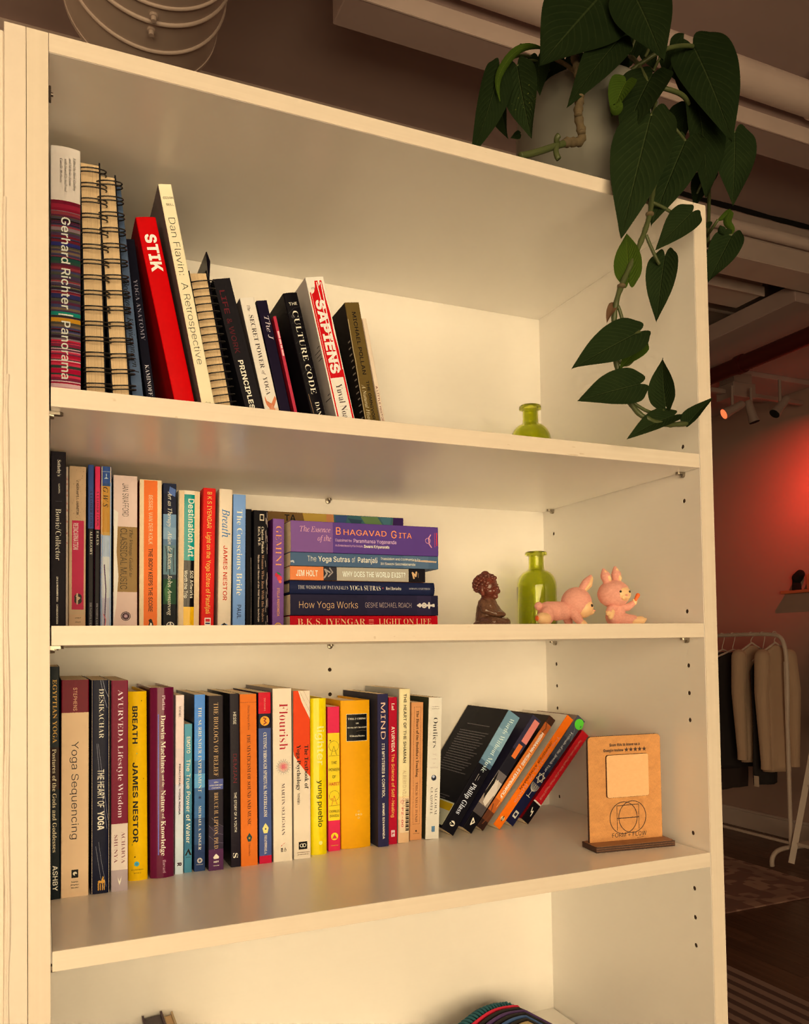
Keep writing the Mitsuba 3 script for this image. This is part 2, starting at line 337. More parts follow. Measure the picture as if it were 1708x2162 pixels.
# ------------------------------------------------------------------ books
PAPER_EDGE = 'paper'
def book(name, label, group, Y, x, z, t, h, lean=0.0, d=None, hard=False, round_=0.0, bands=None, left=None, texts=(), marks=(), finish='cover_gloss', spine_text=True, headband=False):
    """A book standing with its spine at depth Y. x: where its lower right corner (lean >= 0) or lower left corner (lean < 0) rests; lean in degrees, positive = top to the right.
    bands: [(fraction from the top, colour)...] of the spine; left: colour of its left cover. texts: (text, font, colour, centre across, cap height, from, to[, name]), fractions of t and h,
    reading downwards; marks: printed shapes. Local axes: u across the spine, w into the shelf, v up."""
    d = d or (D - .004 - Y)
    a = math.radians(lean); ca, sa = math.cos(a), math.sin(a); up = t if lean >= 0 else 0.0
    def world(P):
        P = np.asarray(P, float); u, w, v = P[:, 0], P[:, 1], P[:, 2]
        return np.stack([x + (u - up) * ca + v * sa, Y + w, z - (u - up) * sa + v * ca], 1)
    key = thing(name, label, 'book', group)
    if round_ >= .0025 and finish == 'cover_gloss': finish = 'cover_shiny'
    th = .0026 if hard else .0005
    over = .003 if hard else 0.0
    nb = 9 if round_ > 0 else 2
    us = np.linspace(0, t, nb)
    bow = lambda u: -round_ * (1 - (2 * np.asarray(u) / t - 1) ** 2) + (0 if round_ else 0) + round_
    rc = min(.0012, t * .2)
    def wprof(u):
        u = np.asarray(u, float); e = np.minimum(u, t - u)
        return bow(u) + np.where(e < rc, rc - np.sqrt(np.maximum(rc ** 2 - (rc - e) ** 2, 0)), 0) * (0 if hard and not round_ else 1)
    us = np.unique(np.r_[us, 0, rc * .12, rc * .4, rc, t - rc, t - rc * .4, t - rc * .12, t])
    bands = bands or [(0, (.5, .5, .5))]
    cuts = [(1 - f) * h for f, _ in bands] + [0.0]
    V, F, C = [], [], []
    def grid(P, c):
        n0 = sum(map(len, V)); r, cc = P.shape[:2]
        V.append(P.reshape(-1, 3)); C.append(np.tile(np.asarray(c, float), (r * cc, 1)))
        i, j = np.meshgrid(np.arange(r - 1), np.arange(cc - 1), indexing='ij'); q = (n0 + i * cc + j).ravel()
        F.append(np.stack([q, q + 1, q + cc + 1], 1)); F.append(np.stack([q, q + cc + 1, q + cc], 1))
    ws = wprof(us); lc = left if left is not None else bands[0][1]
    for (f0, c), v1, v0 in zip(bands, cuts[:-1], cuts[1:]):
        if v1 - v0 < 1e-6: continue
        P = np.stack([np.stack([us, ws, np.full(len(us), vv)], 1) for vv in (v0, v1)])
        grid(P, c)
    e0 = ws[0]
    for side in (0, t):                                   # boards: outer and inner face, edges
        uo, ui = (0, th) if side == 0 else (t, t - th)
        cc = lc if side == 0 else (left if left is not None else bands[0][1])
        o = [(uo, e0), (uo, d)]; i_ = [(ui, d), (ui, e0 + th)]
        seq = [o[0], o[1]], [o[1], i_[0]], [i_[0], i_[1]]
        for (p0, p1) in seq:
            P = np.array([[(p0[0], p0[1], vv), (p1[0], p1[1], vv)] for vv in (0, h)]); grid(P, cc)
        for vv in (0, h):
            P = np.array([[(uo, e0, vv), (uo, d, vv)], [(ui, e0 + th, vv), (ui, d, vv)]]); grid(P, cc)
    ui_ = np.linspace(th, t - th, len(us)); wi = np.interp(ui_, us, ws) + th
    for vv, c in ((h, bands[0][1]), (0, bands[-1][1])):     # the spine's own top and bottom edge
        P = np.stack([np.stack([us, ws, np.full(len(us), vv)], 1), np.stack([ui_, wi, np.full(len(us), vv)], 1)]); grid(P, c)
    v, f, c = np.vstack(V), np.vstack(F), np.vstack(C)
    part(key, 'cover', mikit.ply((world(v), f), finish, smooth=True, color=c))
    # page block, with uv across its thickness
    m = th + .0002; g0 = max(bow(t / 2), 0) + th + (.001 if hard else .0003)
    b = np.array([(m, g0, over), (t - m, g0, over), (t - m, d - over, over), (m, d - over, over), (m, g0, h - over), (t - m, g0, h - over), (t - m, d - over, h - over), (m, d - over, h - over)])
    b[4:, 2] -= 0 if hard else .0003
    q = [(0, 3, 2, 1), (4, 5, 6, 7), (0, 1, 5, 4), (3, 7, 6, 2), (0, 4, 7, 3), (1, 2, 6, 5)]
    pv = b[np.array(q).ravel()]; pf = np.arange(24).reshape(6, 4)
    puv = np.stack([(pv[:, 0] - m) / max(t - 2 * m, 1e-4) * (t / .02), pv[:, 1] + pv[:, 2]], 1)
    part(key, 'page_block', mikit.ply((world(pv), pf), PAPER_EDGE, smooth=False, uv=puv))
    if headband and hard: part(key, 'headband', M((world(box(m, t - m, g0 - .001, g0 + .002, h - over, h - over + .0012).vertices), box(0, 1, 0, 1, 0, 1).faces), 'ink', color=np.tile((.5, .08, .06), (8, 1))))
    def surf(p2, lift=.00018):
        p2 = np.asarray(p2, float)
        return world(np.stack([p2[:, 0], wprof(np.clip(p2[:, 0], 0, t)) - lift, p2[:, 1]], 1))
    def onspine(g):
        """Cuts a shape along the rounding so that it follows the spine."""
        g = g.intersection(sbox(0, 0, t, h))
        x0_, _, x1_, _ = g.bounds if not g.is_empty else (t, 0, 0, 0)
        if round_ > 0 or x0_ < rc or x1_ > t - rc:
            out = [g.intersection(sbox(a0, -1, a1, h + 1)) for a0, a1 in zip(us[:-1], us[1:])]
            out = [p for o in out for p in polys(o)]
            return shapely.MultiPolygon(out) if out else None
        return g
    for n, mk in enumerate(marks):
        kind, c = mk[0], mk[1]; nm = 'label_patch' if kind in ('rect', 'tri') else 'emblem'; lift = .0001
        if kind == 'rect': _, _, u0, u1, f0, f1 = mk; g = sbox(u0 * t, (1 - f1) * h, u1 * t, (1 - f0) * h)
        elif kind == 'dot': _, _, u, fv, r = mk; g = Point(u * t, (1 - fv) * h).buffer(r * t, 10)
        elif kind == 'ring': _, _, u, fv, r, wd = mk; g = affinity.translate(ring(r * t, wd * t), u * t, (1 - fv) * h)
        elif kind == 'star': _, _, u, fv, r, n_ = mk; g = affinity.translate(star(r * t, n_), u * t, (1 - fv) * h)
        elif kind == 'burst':
            _, _, u, fv, r = mk; g = shapely.union_all([affinity.translate(affinity.rotate(sbox(r * t * (.25 + .2 * (i % 3 == 0)), -.0002, r * t * (.8 + .2 * (i % 2)), .0002), i * 10, origin=(0, 0)), u * t, (1 - fv) * h) for i in range(36)])
        elif kind == 'poly': g = Polygon([(a * t, (1 - b_) * h) for a, b_ in mk[2]])
        elif kind == 'line': _, _, pts, wd = mk; g = LineString([(a * t, (1 - b_) * h) for a, b_ in pts]).buffer(wd * t, 3)
        g = onspine(g)
        if not polys(g): continue
        lift = .00008 + .00003 * n
        part(key, nm, flat(g, lambda p, l=lift: surf(p, l), c))
    for tx in texts:
        s, font, c, uc, ch, f0, f1 = tx[:7]; nm = tx[7] if len(tx) > 7 and tx[7] else 'lettering'; mode = tx[8] if len(tx) > 8 else 'down'
        g, ln = text_shape(s, font)
        if mode == 'down':                                # first letter on top, letters' heads to the right
            L = (f1 - f0) * h; g = affinity.scale(g, L / ln, ch * t, origin=(0, 0)); g = affinity.translate(g, 0, -ch * t / 2)
            g = affinity.affine_transform(g, [0, 1, -1, 0, uc * t, (1 - f0) * h])
        elif mode == 'level':                             # across the spine: uc = centre, f0 = baseline fraction, f1 = width as a fraction of t
            L = f1 * t; g = affinity.scale(g, L / ln, ch * t, origin=(0, 0)); g = affinity.translate(g, uc * t - L / 2, (1 - f0) * h)
        g = onspine(g)
        if polys(g): part(key, nm, flat(g, lambda p: surf(p, .00045), c))
    return key, world, surf
K = col(18, 14, 14); WH = col(250, 225, 180); CR = col(245, 215, 165); GOLD = col(205, 165, 95); NAVY = col(22, 26, 48); DK = col(30, 26, 28)
G1 = 'books on the top shelf'; G2 = 'books upright on the second shelf'; G2S = 'books lying in the stack on the second shelf'
B1 = dict(group=G1, z=Z1)
# --- top shelf; the thick striped art book
_r = np.random.default_rng(3); stripes = [(0, col(250, 222, 185)), (.197, col(130, 30, 45)), (.21, col(165, 40, 55)), (.225, col(150, 34, 48))]
f = .235; PAL = [(120, 40, 45), (60, 40, 45), (150, 60, 60), (90, 80, 60), (60, 80, 60), (45, 40, 60), (130, 100, 70), (80, 60, 80), (40, 30, 35), (150, 120, 110), (100, 45, 60), (70, 70, 100)]
PAL2 = [(215, 60, 75), (235, 150, 140), (190, 30, 50), (245, 190, 170), (110, 60, 70), (60, 70, 55), (150, 40, 60)]
PAL3 = [(225, 205, 170), (120, 110, 90), (215, 165, 100), (90, 90, 70), (235, 215, 180), (150, 70, 70), (70, 60, 55)]
while f < .995:
    pal = PAL if f < .70 else (PAL2 if f < .885 else PAL3)
    stripes.append((f, col(*pal[_r.integers(len(pal))]))); f += _r.choice([.0022, .003, .004, .006, .009])
for f0, c in ((.35, (45, 45, 110)), (.405, (40, 80, 60)), (.535, (50, 50, 95)), (.60, (35, 140, 110)), (.622, (220, 150, 40)), (.805, (190, 25, 55))):
    stripes = [b_ for b_ in stripes if not (f0 <= b_[0] < f0 + .012)] + [(f0, col(*c))]
stripes.sort(key=lambda b_: b_[0])
book('book', 'thick white and many-coloured striped art book against the left panel, top shelf', Y=.125, x=.0312, t=.0292, h=.2955, lean=.1, hard=True, round_=.0025, bands=stripes, left=col(235, 210, 175), finish='cover_gloss',
     texts=[('Gerhard Richter | Panorama', 's600', col(252, 235, 205), .50, .30, .255, .845, 'title'), ('Edited by Mark Godfrey', 'i', K, .80, .085, .035, .155, 'author'), ('and Nicholas Serota', 'i', K, .65, .085, .04, .14, 'author'), ('with Dorothée Brill and', 'i', K, .50, .085, .045, .165, 'author'), ('Camille Morineau', 'i', K, .35, .085, .045, .135, 'author')], **B1)

def spiral(label, Y, x, t, h, lean, d, n, loop=.011, cover=(30, 28, 28), back=None, pitch2=True):
    """A wire-bound sketchbook: paper block, covers and its black wire rings, fore-edge turned to the wire side of the shelf."""
    a = math.radians(lean); ca, sa = math.cos(a), math.sin(a)
    def world(P):
        P = np.asarray(P, float); return np.stack([x + P[:, 0] * ca + P[:, 2] * sa, Y + P[:, 1], Z1 - P[:, 0] * sa + P[:, 2] * ca], 1)
    key = thing('sketchbook', label, 'sketchbook', 'wire-bound sketchbooks on the top shelf')
    b = box(.0006, t - .0006, .002, d, .001, h - .003); v, f = np.array(b.vertices), np.array(b.faces)
    pv = v[f.ravel()]; pf = np.arange(len(pv)).reshape(-1, 3); uv = np.stack([pv[:, 0] / .02, pv[:, 1] * 3 + pv[:, 2] * 2], 1)
    part(key, 'page_block', mikit.ply((world(pv), pf), 'kraft_paper', smooth=False, uv=uv))
    for u0, u1, c in ((-.0008, .0006, cover), (t - .0006, t + .0008, cover)):
        b = box(u0, u1, .0012, d + .002, 0, h); part(key, 'cover', mikit.ply((world(b.vertices), b.faces), 'cover_satin', smooth=False, color=np.tile(col(*cover), (8, 1))))
    for i in range(n):
        for dz in ((0, .0042) if pitch2 else (0,)):
            v0 = .010 + (h - .024) * i / (n - 1) + dz; th_ = np.linspace(0, 2 * PI, 25)[:-1]
            P = np.stack([t / 2 + .0025 + (t / 2 + .0045) * np.cos(th_), (loop * .8) * np.sin(th_) + .0015, v0 + .0018 * np.sin(th_ + .4)], 1)
            part(key, 'wire_ring', M(tube(world(P), .00075, 5, closed=True), 'wire_black', True))
    return key, world
def _kraft(p, n, uv):
    g = mikit.cell_rand(uv.x * 90) * .30 + mikit.noise(uv.x * 60, uv.y * 9) * .5 + mikit.noise(uv.x * 500, uv.y * 30) * .2
    return mikit.mix((.74, .58, .38), (.40, .28, .16), g * g)
mat('kraft_paper', two(pbr(mikit.proc(_kraft), .85, specular=.1)))
spiral('black wire-bound sketchbook right beside the striped art book', .132, .0375, .0195, .290, -1.2, .20, 17)
spiral('black wire-bound sketchbook leaning beside the slate blue book', .134, .0655, .0178, .281, -3.3, .20, 16)
book('book', 'slate blue book with black italic lettering behind the wire rings, top shelf', Y=.150, x=.0895, t=.0118, h=.279, lean=-5.6, bands=[(0, col(78, 100, 118))], left=col(70, 92, 110), finish='cover_matte',
     texts=[('Beethoven Klaviersonaten I', 'i', col(24, 26, 32), .55, .5, .38, .75, 'title')], **B1)
book('book', 'thin black book with pale lettering, left of the red hardback, top shelf', Y=.172, x=.1085, t=.0105, h=.232, lean=-7.0, bands=[(0, col(28, 26, 36))],
     texts=[('YOGA ANATOMY', 'x', col(150, 135, 130), .5, .42, .2, .5, 'title'), ('KAMINOFF', 'x', col(220, 200, 180), .5, .42, .62, .775, 'author')], **B1)
k, wd, sf = book('book', 'bright red hardback with a bold white four-letter title, top shelf', Y=.160, x=.1415, t=.0225, h=.257, lean=-11.4, hard=True, round_=.001, bands=[(0, col(218, 8, 14))], left=col(170, 8, 14), finish='cover_satin',
     texts=[('STIK', 's900', col(255, 232, 215), .52, .58, .075, .245, 'title')], **B1)
book('book', 'tall cream book with a thin black title, right of the red hardback, top shelf', Y=.152, x=.1695, t=.0148, h=.296, lean=-10.7, bands=[(0, col(253, 224, 165))], left=col(112, 88, 72), finish='cover_matte',
     texts=[('Dan Flavin:', 's200', K, .5, .48, .125, .355, 'title'), ('A Retrospective', 's200', K, .5, .48, .38, .70, 'title'), ('GOVAN', 's400', col(70, 50, 40), .55, .17, .057, .80, 'author', 'level'), ('BELL', 's400', col(70, 50, 40), .6, .17, .083, .62, 'author', 'level'), ('Dia', 's300', col(80, 60, 45), .5, .2, .855, .42, None, 'level')], **B1)
k, wd = spiral('thick black wire-bound sketchbook with a tall black plastic back cover', .182, .1900, .0205, .214, -10.0, .150, 22, loop=.012, cover=(24, 22, 24), pitch2=False)
pl = [(0.0, 0), (.02, .238), (.045, .243), (.15, .243), (.15, 0)]
b = trimesh.creation.extrude_polygon(Polygon([(0, .012), (0, .205), (.004, .228), (.012, .243), (.15, .243), (.15, .012)]), .0012, engine='earcut'); bv = np.array(b.vertices)
part(k, 'back_cover', mikit.ply((wd(np.stack([.0222 + bv[:, 2] + .006 * (bv[:, 1] > .22), bv[:, 0] + .004, bv[:, 1]], 1)), b.faces), 'cover_gloss', smooth=False, color=np.tile(col(26, 20, 24), (len(bv), 1))))
book('book', 'black hardback with white and red lettering behind the black plastic cover, top shelf', Y=.205, x=.2385, t=.0215, h=.2215, lean=-14.0, hard=True, bands=[(0, col(28, 23, 26))], finish='cover_matte',
     texts=[('LIFE', 's600', col(110, 30, 36), .35, .3, .06, .2, 'title'), ('& WORK', 's600', col(90, 26, 32), .35, .3, .22, .42, 'title'), ('PRINCIPLES', 's800', WH, .40, .30, .455, .735, 'title'), ('RAY DALIO', 's600', col(170, 30, 50), .40, .30, .80, 1.0, 'author')], **B1)
book('book', 'white book with spaced grey capitals and a painted hand at its foot, top shelf', Y=.215, x=.2643, t=.0185, h=.206, lean=-12.4, bands=[(0, col(248, 222, 182)), (.685, col(246, 200, 150)), (.72, col(150, 40, 60))], left=col(120, 100, 85), finish='cover_satin',
     texts=[('The', 'i', col(120, 100, 85), .45, .2, .045, .085, 'title'), ('SECRET POWER', 'x', col(75, 62, 55), .5, .30, .105, .435, 'title'), ('of', 'i', col(120, 100, 85), .5, .2, .45, .475, 'title'), ('YOGA', 'x', col(75, 62, 55), .5, .30, .49, .60, 'title')],
     marks=[('poly', col(225, 130, 80), [(.15, .63), (.2, .605), (.28, .635), (.55, .655), (.9, .61), (.98, .63), (.7, .675), (.4, .69), (.2, .66)]), ('poly', col(235, 150, 100), [(.35, .69), (.6, .66), (.75, .70), (.5, .72)])], **B1)
book('book', 'dark indigo book mostly hidden behind a thin red one, top shelf', Y=.222, x=.2860, t=.0140, h=.2085, lean=-12.0, bands=[(0, col(38, 26, 46))], texts=[('The J', 'i', col(225, 195, 175), .6, .42, .09, .24, 'title')], **B1)
k, wd, sf = book('book', 'thin red paperback with a picture cover beside the black hardback, top shelf', Y=.216, x=.3030, t=.0042, h=.189, lean=-12.3, bands=[(0, col(205, 62, 72))], left=col(140, 26, 36), finish='cover_satin', marks=[('rect', col(255, 190, 170), .25, .8, a, b) for a, b in ((.1, .15), (.155, .19), (.195, .22), (.225, .27))], **B1)
bl = shapely.union_all([sbox(.004, .05 - .006 * i, .030 - .004 * (i % 3), .0515 - .006 * i) for i in range(9)])
part(k, 'blurb', flat(bl, lambda p: wd(np.stack([np.full(len(p), -.00025), p[:, 0], p[:, 1]], 1)), col(190, 80, 80)))
part(k, 'cover_picture', flat(Polygon([(.02, .16), (.13, .187), (.13, .05), (.045, .07), (.03, .10)]), lambda p: wd(np.stack([np.full(len(p), -.0002), p[:, 0], p[:, 1]], 1)), col(56, 22, 26)))
book('book', 'black hardback with large white serif capitals, top shelf', Y=.200, x=.3212, t=.0188, h=.2155, lean=-13.2, hard=True, bands=[(0, col(24, 19, 20))], left=col(20, 16, 17), finish='cover_satin', round_=.0015,
     texts=[('THE', 's500', WH, .5, .20, .075, .62, 'title', 'level'), ('CULTURE CODE', 'x', WH, .5, .38, .105, .605, 'title'), ('DANIEL COYLE', 'x', WH, .55, .3, .65, .95, 'author')],
     marks=[('dot', col(60, 52, 50), .3, .14, .13), ('line', col(150, 110, 70), [(.12, .6), (.2, .8), (.3, 1)], .018)] + [('line', col(62, 56, 54), [(.05 + .1 * (i % 3), .12 + .06 * i), (.5, .09 + .06 * i), (.95, .085 + .06 * i)], .01) for i in range(9)], **B1)
SAP = col(215, 12, 22)
k, wd, sf = book('book', 'thick white paperback with a red painted stripe and a red-on-white title, top shelf', Y=.205, x=.3555, t=.0250, h=.243, lean=-12.6, bands=[(0, col(250, 225, 185))], left=col(205, 178, 148), finish='cover_satin',
     texts=[('SAPIENS', 's900', col(252, 228, 190), .5, .52, .12, .52, 'title'), ('Yuval Noah Harari', 'x', col(90, 70, 62), .52, .34, .575, .92, 'author'), ('P.S.', 's500', col(120, 95, 80), .3, .1, .065, .2, None, 'level')],
     marks=[('poly', SAP, [(.45, .02), (.62, .02), (.62, .05), (.72, .04), (.72, .02), (.84, .02), (.86, .12), (.93, .2), (.88, .3), (.95, .4), (.90, .54), (.15, .54), (.15, .09), (.3, .08), (.42, .05)]), ('rect', SAP, .06, .13, .08, 1), ('rect', SAP, .86, .95, .5, 1), ('line', col(252, 228, 190), [(.55, .03), (.6, .2), (.56, .5)], .025), ('line', col(252, 228, 190), [(.78, .03), (.74, .2), (.8, .5)], .025)], **B1)
bl = shapely.union_all([sbox(.004, .155 - .0052 * i, .014 + .004 * ((i * 3) % 4), .156 - .0052 * i) for i in (0, 1, 2, 3, 12, 13, 22, 23, 24, 25)])
part(k, 'blurb', flat(bl, lambda p: wd(np.stack([np.full(len(p), -.00025), p[:, 0], p[:, 1]], 1)), col(90, 76, 68)))
k, wd, sf = book('book', 'thick book with an olive brown spine and black left cover, top shelf', Y=.215, x=.3968, t=.0203, h=.2205, lean=-9.8, bands=[(0, col(112, 84, 34))], left=col(34, 24, 18), finish='cover_matte',
     texts=[('MICHAEL POLLAN', 's500', col(30, 20, 12), .5, .25, .055, .44, 'author'), ("THE OMNIVORE'S DILEMMA", 's600', col(32, 22, 12), .62, .20, .475, .93, 'title'), ('A Natural History of Four Meals', 'i', col(225, 195, 140), .28, .24, .50, .95, 'title')], marks=[('line', col(190, 160, 110), [(.03, .1), (.02, .3), (.05, .34), (.02, .5), (.03, .7)], .02)], **B1)
bl = shapely.union_all([sbox(.004, .170 - .0085 * i, .0125 + .001 * (i % 3), .1718 - .0085 * i) for i in range(13)])
part(k, 'blurb', flat(bl, lambda p: wd(np.stack([np.full(len(p), -.00025), p[:, 0], p[:, 1]], 1)), col(170, 145, 115)))
book('book', 'thin pale book with red capitals, rightmost of the top shelf row', Y=.212, x=.4190, t=.0058, h=.2015, lean=-10.4, bands=[(0, col(240, 205, 160))], left=col(220, 185, 145), finish='cover_matte', texts=[('A LITTLE HISTORY OF PHILOSOPHY', 's500', col(120, 60, 50), .4, .5, .45, .95, 'title')], **B1)
# --- second shelf
B2 = dict(group=G2, z=Z2)
book('book', 'tall black auction catalogue against the left panel, second shelf', Y=.170, x=.0164, t=.0150, h=.1958, lean=.3, bands=[(0, col(40, 32, 34))], finish='cover_matte',
     texts=[("Sotheby's", 'b', WH, .55, .22, .045, .14, None), ('LONDON', 'x', WH, .55, .12, .18, .235), ('Bowie/Collector', 'x', WH, .5, .36, .32, .61, 'title'), ('10 & 11 NOVEMBER 2016', 's900', WH, .45, .12, .70, .84), ('L16142/L16143/L16144', 's900', WH, .45, .12, .855, .965)], marks=[('rect', col(80, 70, 70), .3, .75, .278, .28)], **B2)
book('book', 'very thin pale pamphlet between the black catalogue and the speckled tan book, second shelf', Y=.200, x=.0196, t=.0024, h=.1860, lean=.3, bands=[(0, col(225, 190, 150))], marks=[('rect', col(200, 110, 85), .3, .7, a, a + .012) for a in (.07, .1, .14, .17, .22, .26, .33, .40, .46)], **B2)
book('book', 'speckled tan book with a red label on its spine, second shelf', Y=.200, x=.0380, t=.0178, h=.1872, lean=.4, bands=[(0, col(222, 176, 122)), (.5, col(228, 182, 128)), (.9, col(232, 180, 125))], finish='cover_matte',
     texts=[('J. HEAD and S. L. CRANSTON', 's700', col(70, 40, 30), .5, .14, .085, .295, 'author'), ('REINCARNATION', 's800', col(250, 190, 165), .40, .30, .345, .51, 'title'), ('QUEST', 's500', col(90, 60, 40), .55, .09, .925, .35, None, 'level'), ('BOOK', 's500', col(90, 60, 40), .55, .09, .95, .32, None, 'level')],
     marks=[('rect', col(212, 36, 72), .18, .88, .33, .87), ('dot', col(60, 40, 34), .55, .795, .22), ('dot', col(60, 40, 34), .55, .815, .22), ('line', col(225, 180, 130), [(.5, .775), (.5, .835)], .05), ('line', col(225, 180, 130), [(.45, .79), (.65, .80), (.48, .815)], .04)]
     + [('dot', col(120, 80, 50), float(a), float(b_), .014) for a, b_ in np.random.default_rng(5).uniform((.08, .01), (.94, .32), (40, 2))], **B2)
CLB = [(0, (40, 84, 140)), (.385, (32, 28, 32))]
book('book', 'slim book, blue above and black below, second shelf', Y=.200, x=.0464, t=.0062, h=.1902, lean=.4, bands=[(a, col(*c)) for a, c in CLB], texts=[('A CLOSER LOOK', 'x', col(20, 30, 55), .55, .44, .155, .38, 'title'), ('ALLEGORY', 'x', WH, .55, .44, .40, .545, 'title'), ('THE NATIONAL GALLERY', 'x', col(190, 170, 150), .5, .36, .83, 1.0)], **B2)
book('book', 'slim book, pink-red above and black below, second shelf', Y=.200, x=.0529, t=.0057, h=.1888, lean=.5, bands=[(0, col(240, 56, 86)), (.385, col(34, 30, 32))], texts=[('A CLOSER LOOK', 'x', col(120, 20, 40), .55, .46, .15, .37, 'title'), ('FACES', 'x', WH, .55, .46, .395, .48, 'title'), ('THE NATIONAL GALLERY', 'x', col(190, 170, 150), .5, .36, .83, 1.0)], **B2)
book('book', 'glossy blue book with a gold title area fading to pale below, second shelf', Y=.205, x=.0656, t=.0118, h=.1906, lean=.5, round_=.0015, bands=[(0, col(38, 92, 150)), (.105, col(50, 90, 130)), (.12, col(212, 150, 60)), (.40, col(214, 162, 80)), (.42, col(180, 195, 195)), (.55, col(222, 212, 185)), (.8, col(205, 190, 175))], left=col(90, 150, 185),
     texts=[('G W S', 'i', col(50, 30, 30), .42, .42, .125, .25, 'title')], marks=[('rect', col(215, 215, 200), .1, .9, .031, .033), ('poly', col(210, 220, 215), [(.3, .075), (.7, .075), (.6, .07), (.52, .068), (.54, .045), (.46, .045), (.48, .068), (.4, .07)]), ('line', col(90, 60, 90), [(.35, .6), (.5, .75), (.38, .98)], .05), ('line', col(100, 170, 205), [(.06, .42), (.05, .7), (.06, .99)], .10), ('line', col(100, 170, 205), [(.94, .1), (.95, .6), (.94, .99)], .09), ('line', col(215, 120, 110), [(.3, .9), (.5, .93), (.4, .99)], .04)], **B2)
book('book', 'wide pink-beige book with an olive middle panel, second shelf', Y=.210, x=.0948, t=.0268, h=.1822, lean=.4, bands=[(0, col(240, 200, 165)), (.33, col(166, 124, 66)), (.75, col(240, 196, 160))], left=col(40, 30, 28),
     texts=[('JAN SWAFFORD', 's300', col(40, 30, 25), .5, .25, .05, .265, 'author'), ('The Vintage Guide to', 'i', col(50, 36, 20), .73, .13, .345, .655, 'title'), ('CLASSICAL MUSIC', 's300', col(50, 38, 20), .43, .27, .34, .735, 'title'), ('VINTAGE', 's600', col(60, 45, 40), .5, .16, .995, .62, None, 'level')],
     marks=[('dot', col(70, 34, 40), .52, .905, .2), ('ring', col(230, 190, 160), .52, .905, .17, .02), ('star', col(215, 165, 150), .52, .905, .12, 9), ('poly', col(250, 225, 185), [(.02, .22), (.2, .24), (.14, .5), (.22, .65), (.12, .85), (.02, .95)])], finish='cover_gloss', **B2)
book('book', 'orange book framed in cream with a penguin at its foot, second shelf', Y=.215, x=.1228, t=.0256, h=.1802, lean=.5, bands=[(0, col(248, 208, 150))], left=col(160, 44, 40), finish='cover_satin',
     texts=[('BESSEL VAN DER KOLK', 's600', col(250, 190, 130), .5, .18, .10, .43, 'author'), ('THE BODY KEEPS THE SCORE', 's600', col(70, 36, 20), .5, .18, .455, .875, 'title')],
     marks=[('rect', col(248, 118, 42), .20, .80, .004, 1), ('poly', K, [(.42, .93), (.5, .92), (.56, .925), (.62, .95), (.64, .985), (.60, 1.0), (.44, 1.0), (.41, .97), (.45, .945)]), ('poly', WH, [(.5, .945), (.56, .95), (.58, .98), (.54, .998), (.48, .996), (.47, .965)])], **B2)
book('book', 'narrow dark blue-green book with a painted landscape on its spine, second shelf', Y=.215, x=.1398, t=.0154, h=.1774, lean=.5, bands=[(0, col(36, 46, 66)), (.07, col(36, 40, 54)), (.21, col(110, 150, 165)), (.3, col(130, 165, 172)), (.38, col(90, 125, 140)), (.42, col(110, 130, 122)), (.62, col(60, 70, 70)), (.65, col(50, 80, 50)), (.82, col(38, 40, 36)), (.93, col(40, 36, 34))], finish='cover_satin',
     texts=[('Art as Therapy', 'i', WH, .5, .30, .06, .30, 'title'), ('Alain de Botton', 'i', WH, .5, .30, .33, .585, 'author'), ('John Armstrong', 'i', WH, .5, .30, .625, .895, 'author')], marks=[('poly', col(70, 110, 160), [(.5, .02), (.95, .04), (.9, .09), (.4, .07)]), ('line', col(50, 60, 60), [(.2, .43), (.3, .5), (.25, .6)], .03), ('line', col(50, 60, 60), [(.5, .43), (.45, .52), (.5, .62)], .03), ('line', col(50, 60, 60), [(.8, .44), (.75, .5), (.8, .6)], .03), ('poly', col(70, 110, 60), [(.1, .72), (.4, .66), (.6, .8), (.2, .8)]), ('ring', col(230, 205, 165), .55, .965, .30, .06), ('line', col(230, 205, 165), [(.3, .965), (.8, .965)], .06), ('line', col(230, 205, 165), [(.55, .945), (.55, .985)], .06)], **B2)
book('book', 'glossy green, black and yellow book in a white frame, second shelf', Y=.225, x=.1688, t=.0262, h=.1720, lean=.9, hard=False, round_=.0035, bands=[(0, col(246, 216, 168)), (.028, col(24, 148, 124)), (.50, col(20, 18, 20)), (.83, col(250, 184, 18))], left=col(215, 195, 155), finish='cover_gloss',
     texts=[('Destination Art', 's600', WH, .58, .28, .055, .475, 'title'), ('500 Artworks', 's600', WH, .62, .15, .57, .77, 'title'), ('Worth the Trip', 's600', WH, .36, .15, .57, .77, 'title')], marks=[('rect', col(246, 216, 168), 0, .11, 0, 1), ('rect', col(246, 216, 168), .90, 1, 0, 1), ('ring', col(252, 205, 90), .5, .965, .13, .02)], **B2)
book('book', 'red book with yellow lettering, second shelf, tilted slightly', Y=.220, x=.1850, t=.0150, h=.1757, lean=1.4, bands=[(0, col(228, 42, 32))], finish='cover_satin',
     texts=[('B K S IYENGAR', 's400', col(250, 205, 90), .5, .36, .025, .285, 'author'), ('Light on the Yoga Sūtras of Patañjali', 's500', col(250, 195, 80), .5, .36, .31, .885, 'title')], marks=[('rect', col(248, 220, 180), .25, .75, .91, .985), ('rect', col(220, 50, 50), .32, .68, .918, .938), ('rect', col(40, 40, 90), .32, .68, .945, .955), ('rect', col(220, 70, 60), .32, .68, .966, .976)], **B2)
